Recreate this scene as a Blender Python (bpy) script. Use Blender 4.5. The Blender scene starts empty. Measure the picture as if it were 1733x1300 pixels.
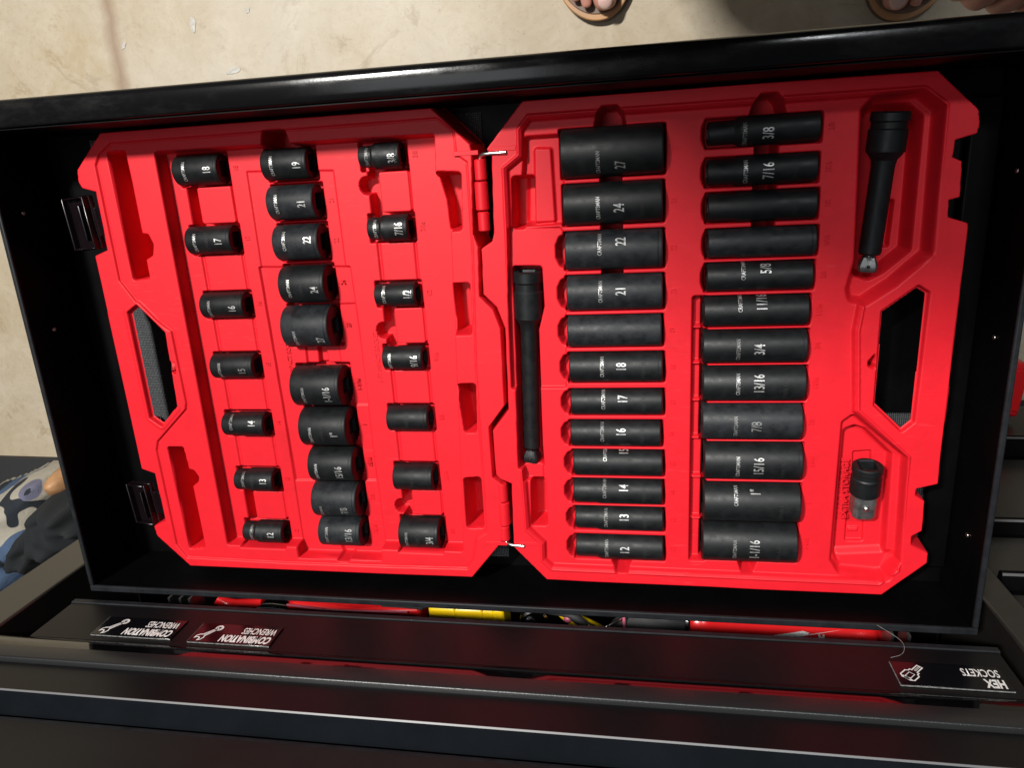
import bpy, bmesh, math, random
import numpy as np
from mathutils import Matrix, Vector
random.seed(4)
S = bpy.context.scene
COL = S.collection
R = math.radians
MM = 0.001

# ---------------------------------------------------------------- camera
cam_d = bpy.data.cameras.new("camera")
cam_d.sensor_width = 36.0
cam_d.lens = 25.385
cam_d.clip_start = 0.01
cam_d.clip_end = 50
cam = bpy.data.objects.new("camera", cam_d)
cam.matrix_world = Matrix(((0.98451445, 0.00573517, 0.17520959, 0.0),
                           (-0.05599101, 0.95740188, 0.28327839, 0.0),
                           (-0.16612134, -0.28870183, 0.94289711, 0.62),
                           (0, 0, 0, 1)))
COL.objects.link(cam)
S.camera = cam

# ---------------------------------------------------------------- world and lamps
W = bpy.data.worlds.new("World")
S.world = W
W.use_nodes = True
bg = W.node_tree.nodes["Background"]
bg.inputs[0].default_value = (0.85, 0.90, 1.0, 1)
bg.inputs[1].default_value = 0.085

def lamp(name, loc, target, sx, sy, power, col):
    d = bpy.data.lights.new(name, 'AREA')
    d.shape = 'RECTANGLE'; d.size = sx; d.size_y = sy; d.energy = power; d.color = col
    o = bpy.data.objects.new(name, d); COL.objects.link(o)
    o.location = loc
    o.rotation_euler = (Vector(target) - Vector(loc)).to_track_quat('-Z', 'Y').to_euler()
    return o
lamp("garage_lamp", (-1.00, 1.08, 2.40), (-0.1, -0.1, 0.0), 0.34, 0.07, 128, (1.0, 0.97, 0.92))
lamp("ceiling_tube", (0.45, 1.20, 2.45), (-0.1, -0.1, 0.0), 0.60, 0.12, 31, (0.95, 0.98, 1.0))
lamp("overhead_bounce_fill", (-0.75, -0.10, 2.50), (-0.1, -0.1, 0.0), 1.2, 0.8, 10, (0.95, 0.98, 1.0))  # added fill for ceiling bounce, lifts the shadow behind the front lip
S.view_settings.view_transform = 'Standard'
S.view_settings.look = 'None'
S.view_settings.exposure = 0.0
S.view_settings.gamma = 1.0

# ---------------------------------------------------------------- materials
def mat(name, col, rough=0.5, metal=0.0, spec=0.5, bump=0.0, bscale=400, var=0.0, vscale=20, ior=1.5, coat=0.0, bevel=0.0, bdist=0.0005):
    m = bpy.data.materials.new(name); m.use_nodes = True
    nt = m.node_tree; n = nt.nodes; l = nt.links
    p = n["Principled BSDF"]
    p.inputs["Base Color"].default_value = (*col, 1)
    p.inputs["Roughness"].default_value = rough
    p.inputs["Metallic"].default_value = metal
    p.inputs["IOR"].default_value = ior
    p.inputs["Specular IOR Level"].default_value = spec
    p.inputs["Coat Weight"].default_value = coat
    tc = n.new("ShaderNodeTexCoord")
    nrm = None
    if bevel:
        b = n.new("ShaderNodeBevel"); b.samples = 4; b.inputs["Radius"].default_value = bevel
        nrm = b.outputs[0]
    if bump:
        t = n.new("ShaderNodeTexNoise"); t.inputs["Scale"].default_value = bscale; t.inputs["Detail"].default_value = 4
        l.new(tc.outputs["Object"], t.inputs["Vector"])
        bp = n.new("ShaderNodeBump"); bp.inputs["Strength"].default_value = bump; bp.inputs["Distance"].default_value = bdist
        l.new(t.outputs["Fac"], bp.inputs["Height"])
        if nrm: l.new(nrm, bp.inputs["Normal"])
        nrm = bp.outputs[0]
    if nrm: l.new(nrm, p.inputs["Normal"])
    if var:
        t2 = n.new("ShaderNodeTexNoise"); t2.inputs["Scale"].default_value = vscale; t2.inputs["Detail"].default_value = 6
        t2.inputs["Roughness"].default_value = 0.65
        l.new(tc.outputs["Object"], t2.inputs["Vector"])
        r = n.new("ShaderNodeMapRange"); r.inputs[1].default_value = 0.3; r.inputs[2].default_value = 0.7
        r.inputs[3].default_value = 1 - var; r.inputs[4].default_value = 1 + var
        l.new(t2.outputs["Fac"], r.inputs[0])
        mx = n.new("ShaderNodeVectorMath"); mx.operation = 'SCALE'
        mx.inputs[0].default_value = col
        l.new(r.outputs[0], mx.inputs["Scale"]); l.new(mx.outputs[0], p.inputs["Base Color"])
        r2 = n.new("ShaderNodeMapRange"); r2.inputs[1].default_value = 0.3; r2.inputs[2].default_value = 0.7
        r2.inputs[3].default_value = rough * (1 - var * 0.5); r2.inputs[4].default_value = min(1, rough * (1 + var * 0.5))
        l.new(t2.outputs["Fac"], r2.inputs[0]); l.new(r2.outputs[0], p.inputs["Roughness"])
    return m

M = {}
M['red'] = mat('red_plastic', (0.60, 0.0085, 0.0175), 0.50, spec=0.28, bump=0.06, bscale=900, var=0.05, vscale=60)
def scuffs(m):
    nt = m.node_tree; n = nt.nodes; l = nt.links; p = n["Principled BSDF"]
    src = p.inputs["Base Color"].links[0].from_socket
    tc = n.new("ShaderNodeTexCoord"); mp = n.new("ShaderNodeMapping"); mp.inputs["Scale"].default_value = (60, 420, 60); mp.inputs["Rotation"].default_value = (0, 0, .5)
    a = n.new("ShaderNodeTexNoise"); a.inputs["Detail"].default_value = 3; l.new(tc.outputs["Object"], mp.inputs[0]); l.new(mp.outputs[0], a.inputs["Vector"]); a.inputs["Scale"].default_value = 1
    b = n.new("ShaderNodeTexNoise"); b.inputs["Scale"].default_value = 11; b.inputs["Detail"].default_value = 5; l.new(tc.outputs["Object"], b.inputs["Vector"])
    ra = n.new("ShaderNodeMapRange"); ra.inputs[1].default_value = .60; ra.inputs[2].default_value = .72; l.new(a.outputs["Fac"], ra.inputs[0])
    rb = n.new("ShaderNodeMapRange"); rb.inputs[1].default_value = .50; rb.inputs[2].default_value = .70; l.new(b.outputs["Fac"], rb.inputs[0])
    mu = n.new("ShaderNodeMath"); mu.operation = 'MULTIPLY'; l.new(ra.outputs[0], mu.inputs[0]); l.new(rb.outputs[0], mu.inputs[1])
    m3 = n.new("ShaderNodeMath"); m3.operation = 'MULTIPLY'; m3.inputs[1].default_value = .16; l.new(mu.outputs[0], m3.inputs[0])
    mx = n.new("ShaderNodeMix"); mx.data_type = 'RGBA'; l.new(m3.outputs[0], mx.inputs[0]); l.new(src, mx.inputs[6]); mx.inputs[7].default_value = (.60, .10, .10, 1)
    c = n.new("ShaderNodeTexNoise"); c.inputs["Scale"].default_value = 26; c.inputs["Detail"].default_value = 8; c.inputs["Roughness"].default_value = .75; l.new(tc.outputs["Object"], c.inputs["Vector"])
    rc = n.new("ShaderNodeMapRange"); rc.inputs[1].default_value = .55; rc.inputs[2].default_value = .75; rc.inputs[4].default_value = .35; l.new(c.outputs["Fac"], rc.inputs[0])
    my = n.new("ShaderNodeMix"); my.data_type = 'RGBA'; l.new(rc.outputs[0], my.inputs[0]); l.new(mx.outputs[2], my.inputs[6]); my.inputs[7].default_value = (.36, .006, .010, 1)
    l.new(my.outputs[2], p.inputs["Base Color"])
scuffs(M['red'])
M['red_gloss'] = mat('red_gloss_plastic', (0.62, 0.012, 0.014), 0.25, var=0.1)
M['drive'] = mat('bare_grey_steel', (0.22, 0.22, 0.22), 0.38, metal=0.8, bump=0.2, bscale=700, var=0.35, vscale=150)
M['socket'] = mat('black_phosphate_steel', (0.0055, 0.0065, 0.0072), 0.50, metal=0.0, spec=0.28, bump=0.14, bscale=1400, var=0.35, vscale=110, ior=1.5, bdist=0.0003)
M['socket_worn'] = mat('worn_phosphate_steel', (0.012, 0.0138, 0.016), 0.52, metal=0.0, spec=0.28, bump=0.2, bscale=1200, var=0.5, vscale=120, ior=1.5, bdist=0.0003)
M['bore'] = mat('dark_bore', (0.010, 0.010, 0.011), 0.5, metal=0.3)
M['print'] = mat('white_print', (0.62, 0.62, 0.60), 0.5, var=0.25, vscale=500)
M['etched'] = mat('laser_etched_mark', (0.46, 0.46, 0.45), 0.42, metal=0.55, var=0.45, vscale=260)
M['print_dim'] = mat('faded_print', (0.20, 0.20, 0.195), 0.5, metal=0.3, var=0.5, vscale=300)
M['stamp'] = mat('stamped_mark', (0.008, 0.008, 0.008), 0.7)
M['steel'] = mat('bright_steel', (0.62, 0.60, 0.57), 0.28, metal=1.0)
M['tip'] = mat('grey_worn_steel', (0.12, 0.12, 0.12), 0.36, metal=0.8, bump=0.2, bscale=700, var=0.35, vscale=150)
M['latch'] = mat('black_latch_plastic', (0.004, 0.002, 0.003), 0.26, var=0.2)
M['paint'] = mat('black_drawer_paint', (0.0045, 0.0045, 0.005), 0.34, bump=0.05, bscale=700, var=0.35, vscale=30)
M['paint_in'] = mat('black_inner_paint', (0.0014, 0.0014, 0.0016), 0.45, spec=0.08, var=0.2, vscale=30)
M['edge'] = mat('grey_worn_paint_edge', (0.010, 0.011, 0.013), 0.5, spec=0.2, var=0.3, vscale=80)
M['label'] = mat('black_gloss_label', (0.003, 0.003, 0.004), 0.15)
M['rubber'] = mat('black_rubber', (0.02, 0.02, 0.021), 0.7, bump=0.2, bscale=300)
M['yellow'] = mat('yellow_plastic', (0.80, 0.52, 0.005), 0.35, var=0.12, vscale=50)
M['pink'] = mat('pink_plastic', (0.55, 0.12, 0.18), 0.4)
M['chrome'] = mat('chrome', (0.55, 0.55, 0.55), 0.15, metal=1.0)
M['skin'] = mat('skin', (0.52, 0.24, 0.18), 0.5, bump=0.25, bscale=180, var=0.15, vscale=60)
M['nail'] = mat('toenail', (0.68, 0.45, 0.40), 0.25)
M['leather'] = mat('brown_sandal_leather', (0.16, 0.095, 0.062), 0.55, bump=0.2, bscale=250, var=0.25, vscale=60)
M['leather_edge'] = mat('tan_sandal_edge', (0.42, 0.22, 0.09), 0.5, var=0.2)
M['denim'] = mat('dark_trouser_cloth', (0.02, 0.022, 0.03), 0.9)
M['wood'] = mat('tan_leather', (0.38, 0.20, 0.09), 0.5, bump=0.2, bscale=60, var=0.3, vscale=25)
M['camo_cream'] = mat('cream_cloth', (0.60, 0.52, 0.38), 0.85, bump=0.2, bscale=700, var=0.1)
M['camo_blue'] = mat('slate_blue_cloth', (0.10, 0.14, 0.20), 0.85, bump=0.2, bscale=700, var=0.2)
M['camo_grey'] = mat('lavender_grey_cloth', (0.17, 0.17, 0.22), 0.85, bump=0.2, bscale=700, var=0.1)
M['knit'] = mat('black_knit_cloth', (0.006, 0.0075, 0.009), 0.95, bump=0.5, bscale=600, var=0.3)

def dusty_paint():
    # glossy black powder coat with greasy hand smudges on the front flange
    m = mat('black_flange_paint', (0.004, 0.004, 0.0045), 0.15, spec=0.24, bump=0.05, bscale=600)
    nt = m.node_tree; n = nt.nodes; l = nt.links; p = n["Principled BSDF"]
    tc = n.new("ShaderNodeTexCoord"); t = n.new("ShaderNodeTexNoise"); t.inputs["Scale"].default_value = 14; t.inputs["Detail"].default_value = 8
    t.inputs["Roughness"].default_value = 0.7
    mp = n.new("ShaderNodeMapping"); mp.inputs["Scale"].default_value = (1, 2.5, 1)
    l.new(tc.outputs["Object"], mp.inputs[0]); l.new(mp.outputs[0], t.inputs["Vector"])
    r = n.new("ShaderNodeValToRGB"); r.color_ramp.elements[0].position = 0.50; r.color_ramp.elements[1].position = 0.66
    r.color_ramp.elements[0].color = (0.004, 0.004, 0.0045, 1); r.color_ramp.elements[1].color = (0.010, 0.0096, 0.0092, 1)
    l.new(t.outputs["Fac"], r.inputs[0]); l.new(r.outputs[0], p.inputs["Base Color"])
    r2 = n.new("ShaderNodeMapRange"); r2.inputs[1].default_value = 0.45; r2.inputs[2].default_value = 0.66
    r2.inputs[3].default_value = 0.15; r2.inputs[4].default_value = 0.27
    l.new(t.outputs["Fac"], r2.inputs[0]); l.new(r2.outputs[0], p.inputs["Roughness"])
    return m
M['flange'] = dusty_paint()

def liner_mat():
    m = bpy.data.materials.new('woven_black_liner'); m.use_nodes = True
    nt = m.node_tree; n = nt.nodes; l = nt.links; p = n["Principled BSDF"]
    tc = n.new("ShaderNodeTexCoord")
    w1 = n.new("ShaderNodeTexWave"); w1.bands_direction = 'X'; w1.inputs["Scale"].default_value = 190; w1.inputs["Distortion"].default_value = 0.6
    w2 = n.new("ShaderNodeTexWave"); w2.bands_direction = 'Y'; w2.inputs["Scale"].default_value = 190; w2.inputs["Distortion"].default_value = 0.6
    ns = n.new("ShaderNodeTexNoise"); ns.inputs["Scale"].default_value = 500
    for q in (w1, w2, ns): l.new(tc.outputs["Object"], q.inputs["Vector"])
    mu = n.new("ShaderNodeMath"); mu.operation = 'MULTIPLY'; l.new(w1.outputs["Fac"], mu.inputs[0]); l.new(w2.outputs["Fac"], mu.inputs[1])
    m2 = n.new("ShaderNodeMath"); m2.operation = 'MULTIPLY'; l.new(mu.outputs[0], m2.inputs[0]); l.new(ns.outputs["Fac"], m2.inputs[1])
    r = n.new("ShaderNodeValToRGB"); r.color_ramp.elements[0].position = 0.05; r.color_ramp.elements[1].position = 0.5
    r.color_ramp.elements[0].color = (0.012, 0.013, 0.015, 1); r.color_ramp.elements[1].color = (0.14, 0.15, 0.16, 1)
    l.new(m2.outputs[0], r.inputs[0]); l.new(r.outputs[0], p.inputs["Base Color"])
    p.inputs["Roughness"].default_value = 0.75
    bp = n.new("ShaderNodeBump"); bp.inputs["Strength"].default_value = 0.6; bp.inputs["Distance"].default_value = 0.001
    l.new(mu.outputs[0], bp.inputs["Height"]); l.new(bp.outputs[0], p.inputs["Normal"])
    return m
M['liner'] = liner_mat()

def floor_mat():
    m = bpy.data.materials.new('beige_concrete'); m.use_nodes = True
    nt = m.node_tree; n = nt.nodes; l = nt.links; p = n["Principled BSDF"]
    tc = n.new("ShaderNodeTexCoord")
    def noise(s, d=8, r=0.6):
        t = n.new("ShaderNodeTexNoise"); t.inputs["Scale"].default_value = s; t.inputs["Detail"].default_value = d; t.inputs["Roughness"].default_value = r
        l.new(tc.outputs["Object"], t.inputs["Vector"]); return t
    a = noise(3.0); b = noise(16, 10, 0.7); c = noise(70, 6, 0.7); e = noise(7.0, 14, 0.78); e.inputs['Distortion'].default_value = 1.2; b.inputs['Distortion'].default_value = 0.8
    r = n.new("ShaderNodeValToRGB")
    r.color_ramp.elements[0].position = 0.3; r.color_ramp.elements[1].position = 0.7
    r.color_ramp.elements[0].color = (0.37, 0.285, 0.165, 1); r.color_ramp.elements[1].color = (0.43, 0.375, 0.29, 1)
    l.new(a.outputs["Fac"], r.inputs[0])
    def mix(prev, fac, lo, hi, col, mode='MIX', amt=1.0):
        rr = n.new("ShaderNodeMapRange"); rr.inputs[1].default_value = lo; rr.inputs[2].default_value = hi; rr.inputs[4].default_value = amt
        l.new(fac, rr.inputs[0])
        mx = n.new("ShaderNodeMix"); mx.data_type = 'RGBA'; mx.blend_type = mode
        l.new(rr.outputs[0], mx.inputs[0]); l.new(prev, mx.inputs[6]); mx.inputs[7].default_value = (*col, 1)
        return mx.outputs[2]
    o = mix(r.outputs[0], b.outputs["Fac"], 0.42, 0.75, (0.50, 0.435, 0.33), amt=0.75)
    o = mix(o, c.outputs["Fac"], 0.5, 0.75, (0.32, 0.24, 0.14), amt=0.45)
    o = mix(o, e.outputs["Fac"], 0.56, 0.62, (0.25, 0.18, 0.095), amt=0.5)
    g = noise(220, 4, 0.6)
    o = mix(o, g.outputs['Fac'], 0.60, 0.72, (0.22, 0.16, 0.10), amt=0.45)
    h_ = noise(1.3, 5, 0.6)
    o = mix(o, h_.outputs['Fac'], 0.52, 0.62, (0.52, 0.48, 0.42), amt=0.35)
    # pale worn-off paint flakes
    v = noise(7.5, 3, 0.5)
    o = mix(o, v.outputs["Fac"], 0.735, 0.745, (0.80, 0.79, 0.76), amt=0.9)
    # brown stained line across the slab beside the chest
    sep = n.new("ShaderNodeSeparateXYZ"); l.new(tc.outputs["Object"], sep.inputs[0])
    w = noise(9, 4, 0.6)
    ma = n.new("ShaderNodeMath"); ma.operation = 'MULTIPLY_ADD'; ma.inputs[1].default_value = 0.03; l.new(w.outputs["Fac"], ma.inputs[0]); l.new(sep.outputs["X"], ma.inputs[2])
    mb = n.new("ShaderNodeMath"); mb.operation = 'SUBTRACT'; mb.inputs[1].default_value = STAINX; l.new(ma.outputs[0], mb.inputs[0])
    mc = n.new("ShaderNodeMath"); mc.operation = 'ABSOLUTE'; l.new(mb.outputs[0], mc.inputs[0])
    o = mix(o, mc.outputs[0], 0.019, 0.001, (0.22, 0.135, 0.08), amt=0.7)
    l.new(o, p.inputs["Base Color"])
    p.inputs["Roughness"].default_value = 0.55
    bp = n.new("ShaderNodeBump"); bp.inputs["Strength"].default_value = 0.25; bp.inputs["Distance"].default_value = 0.003
    l.new(b.outputs["Fac"], bp.inputs["Height"]); l.new(bp.outputs[0], p.inputs["Normal"])
    return m
STAINX = -0.868
M['floor'] = floor_mat()

# ---------------------------------------------------------------- object helpers
def link(name, me, parent=None, loc=None):
    o = bpy.data.objects.new(name, me); COL.objects.link(o)
    if parent is not None: o.parent = parent
    if loc is not None: o.location = loc
    return o
def thing(name, label, cat, loc=(0, 0, 0), rot=(0, 0, 0), group=None):
    o = bpy.data.objects.new(name, None); COL.objects.link(o)
    o.empty_display_size = 0.01
    o.location = loc; o.rotation_euler = rot
    o['label'] = label; o['category'] = cat
    if group: o['group'] = group
    return o
def fin(bm, name, m, parent=None, smooth=False, kind=None, bevel=0.0, auto=None, loc=None):
    me = bpy.data.meshes.new(name); bm.to_mesh(me); bm.free()
    me.materials.append(M[m] if isinstance(m, str) else m)
    if smooth:
        me.polygons.foreach_set('use_smooth', [True] * len(me.polygons))
        if auto is not None: me.set_sharp_from_angle(angle=R(auto))
    o = link(name, me, parent, loc)
    if kind: o['kind'] = kind
    if bevel:
        b = o.modifiers.new('bevel', 'BEVEL'); b.width = bevel; b.segments = 2; b.limit_method = 'ANGLE'; b.angle_limit = R(35)
        me.polygons.foreach_set('use_smooth', [True] * len(me.polygons)); me.set_sharp_from_angle(angle=R(50))
    return o
def box(bm, x0, x1, y0, y1, z0, z1, mtx=None):
    v = [bm.verts.new((x, y, z)) for z in (z0, z1) for y in (y0, y1) for x in (x0, x1)]
    for f in ((0, 2, 3, 1), (4, 5, 7, 6), (0, 1, 5, 4), (2, 6, 7, 3), (0, 4, 6, 2), (1, 3, 7, 5)):
        bm.faces.new([v[i] for i in f])
    if mtx is not None: bmesh.ops.transform(bm, matrix=mtx, verts=v)
    return v
def prism(bm, pts, z0, z1, mtx=None):
    a = [bm.verts.new((x, y, z0)) for x, y in pts]; b = [bm.verts.new((x, y, z1)) for x, y in pts]
    n = len(pts); ar = sum(pts[i][0] * pts[(i + 1) % n][1] - pts[(i + 1) % n][0] * pts[i][1] for i in range(n))
    if ar < 0: a.reverse(); b.reverse()
    bm.faces.new(a[::-1]); bm.faces.new(b)
    for i in range(n): bm.faces.new((a[i], a[(i + 1) % n], b[(i + 1) % n], b[i]))
    if mtx is not None: bmesh.ops.transform(bm, matrix=mtx, verts=a + b)
    return a + b
def mtx(loc=(0, 0, 0), rot=(0, 0, 0)):
    from mathutils import Euler
    return Matrix.Translation(loc) @ Euler(rot).to_matrix().to_4x4()
def circ(r): return lambda t: r
def square(a, c=1.12):
    # across-flats half width a with slightly rounded corners
    return lambda t: min(a / max(abs(math.cos(t)), abs(math.sin(t))), a * 1.42 / c)
def hexa(a): return lambda t: a / math.cos(((t + math.pi / 6) % (math.pi / 3)) - math.pi / 6)
def lathe(bm, prof, seg=40, m=None):
    """prof: list of (x, radius or function of angle); surface of revolution about the X axis"""
    rings = []
    for x, r in prof:
        f = r if callable(r) else circ(r)
        rings.append([bm.verts.new((x, math.sin(t) * f(t), math.cos(t) * f(t))) for t in [2 * math.pi * i / seg for i in range(seg)]])
    for a, b in zip(rings, rings[1:]):
        for i in range(seg):
            j = (i + 1) % seg
            bm.faces.new((a[i], b[i], b[j], a[j]))
    bm.faces.new(rings[0]); bm.faces.new(rings[-1][::-1])
    vs = [v for r in rings for v in r]
    if m is not None: bmesh.ops.transform(bm, matrix=m, verts=vs)
    return vs
def tube(bm, pts, r, seg=10):
    pts = [Vector(p) for p in pts]; rings = []
    up = Vector((0.123, 0.31, 0.94)).normalized()
    for i, p in enumerate(pts):
        d = (pts[min(i + 1, len(pts) - 1)] - pts[max(i - 1, 0)]).normalized()
        a = d.cross(up).normalized(); b = a.cross(d)
        rr = r[i] if isinstance(r, (list, tuple)) else r
        rings.append([bm.verts.new(p + a * math.cos(t) * rr + b * math.sin(t) * rr) for t in [2 * math.pi * k / seg for k in range(seg)]])
    for a, b in zip(rings, rings[1:]):
        for i in range(seg): bm.faces.new((a[i], a[(i + 1) % seg], b[(i + 1) % seg], b[i]))
    bm.faces.new(rings[0][::-1]); bm.faces.new(rings[-1])
def chaikin(p, n=2, closed=False):
    for _ in range(n):
        q = []
        m = len(p)
        for i in range(m if closed else m - 1):
            a = Vector(p[i]); b = Vector(p[(i + 1) % m]); q += [a.lerp(b, .25), a.lerp(b, .75)]
        p = q if closed else [Vector(p[0])] + q + [Vector(p[-1])]
    return p

TXT = {}
def text_bm(s, size, bold=0.0, xs=1.0, extrude=0.0, shear=0.0, align='CENTER'):
    """flat lettering in the XY plane, centred"""
    key = (s, size, bold, xs, extrude, shear, align)
    if key not in TXT:
        c = bpy.data.curves.new('lettering', 'FONT'); c.body = s; c.size = size; c.offset = bold; c.extrude = extrude
        c.align_x = align; c.align_y = 'CENTER'; c.shear = shear; c.resolution_u = 3
        o = bpy.data.objects.new('lettering', c); COL.objects.link(o)
        dg = bpy.context.evaluated_depsgraph_get()
        me = bpy.data.meshes.new_from_object(o.evaluated_get(dg))
        bpy.data.objects.remove(o); bpy.data.curves.remove(c)
        TXT[key] = me
    bm = bmesh.new(); bm.from_mesh(TXT[key])
    for v in bm.verts: v.co.x *= xs
    return bm
def wrap_text(s, size, r, x, roll, lift=0.00018, bold=0.0, xs=1.0):
    """lettering that runs round a cylinder lying along X; the reader's up is -X"""
    bm = text_bm(s, size, bold, xs)
    xs_ = [v.co.x for v in bm.verts]; lo, hi = min(xs_), max(xs_)
    k = int((hi - lo) / (r * 0.10)) + 1
    for i in range(1, k):
        bmesh.ops.bisect_plane(bm, geom=bm.verts[:] + bm.edges[:] + bm.faces[:], plane_co=(lo + (hi - lo) * i / k, 0, 0), plane_no=(1, 0, 0))
    for v in bm.verts:
        a = roll + v.co.x / r
        v.co = Vector((x - v.co.y, math.sin(a) * (r + lift), math.cos(a) * (r + lift)))
    return bm

# ---------------------------------------------------------------- floor
FZ = -0.60
bm = bmesh.new(); bmesh.ops.create_grid(bm, x_segments=1, y_segments=1, size=4.5)
fl = fin(bm, 'floor', 'floor', kind='structure', loc=(0, 0, FZ))
bm = bmesh.new()
pts = [(-1.2, -0.52), (-2.6, -0.50), (-2.6, -2.2), (-0.9, -2.2), (-0.9, -0.535)]
prism(bm, pts, FZ + 0.0005, FZ + 0.012)
o = fin(bm, 'floor_mat', 'rubber'); o['label'] = 'dark rubber floor mat with raised chevrons under the clothing'; o['category'] = 'mat'
mat_root = o
bm = bmesh.new()
for i in range(26):
    for j in range(6):
        x = -1.02 - i * 0.055 + (j % 2) * 0.02; y = -0.575 - j * 0.05
        a = R(48 if (i + j) % 2 else -48)
        box(bm, -0.02, 0.02, -0.0035, 0.0035, 0, 0.003, mtx((x, y, FZ + 0.012), (0, 0, a)))
o2 = fin(bm, 'raised_chevron', 'edge', mat_root, kind='stuff')

M['chip'] = mat('chalky_white_paint', (0.46, 0.44, 0.40), 0.8, bump=0.3, bscale=200, var=0.3, vscale=120)
for (cx_, cy_), sc_, an in (((-730.9,262.2), 15, 1.4), ((-865.2,241.4), 8, .9), ((-671.3,187.5), 14, .2), ((-629.0,275.7), 7, .9)):
    bm = bmesh.new(); rnd = random.Random(int(cx_)); pts = []
    for k in range(16):
        q = 2 * math.pi * k / 16; rr_ = sc_ * (.55 + .5 * rnd.random())
        x_, y_ = rr_ * math.cos(q), rr_ * .42 * math.sin(q)
        pts.append(((x_ * math.cos(an) - y_ * math.sin(an)) * MM, (x_ * math.sin(an) + y_ * math.cos(an)) * MM))
    prism(bm, pts, 0, .0008)
    fin(bm, 'paint_chip', 'chip', fl).location = (cx_ * MM, cy_ * MM, .0003)

# ---------------------------------------------------------------- the two-tray socket case
def sdf(poly, X, Y):
    P = np.array(poly, float); d = np.full(X.shape, 1e9); ins = np.zeros(X.shape, bool); n = len(P)
    for i in range(n):
        a = P[i]; b = P[(i + 1) % n]; e = b - a; L = max(float(e @ e), 1e-9)
        t = np.clip(((X - a[0]) * e[0] + (Y - a[1]) * e[1]) / L, 0, 1)
        d = np.minimum(d, (X - a[0] - t * e[0]) ** 2 + (Y - a[1] - t * e[1]) ** 2)
        c = ((a[1] > Y) != (b[1] > Y))
        if a[1] != b[1]: ins ^= c & (X < (b[0] - a[0]) * (Y - a[1]) / (b[1] - a[1]) + a[0])
    return np.where(ins, -1, 1) * np.sqrt(d)
def inset(poly, r):
    """shrink a polygon by r so that the offset distance gives round corners"""
    P = [np.array(p, float) for p in poly]; n = len(P)
    ar = sum(P[i][0] * P[(i + 1) % n][1] - P[(i + 1) % n][0] * P[i][1] for i in range(n)); s = 1 if ar > 0 else -1
    out = []
    for i in range(n):
        a = P[i] - P[i - 1]; b = P[(i + 1) % n] - P[i]
        na = s * np.array([-a[1], a[0]]) / (np.linalg.norm(a) + 1e-9); nb = s * np.array([-b[1], b[0]]) / (np.linalg.norm(b) + 1e-9)
        k = 1 + float(na @ nb)
        out.append(tuple(P[i] + (na + nb) * r / max(k, 0.35)))
    return out
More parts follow.
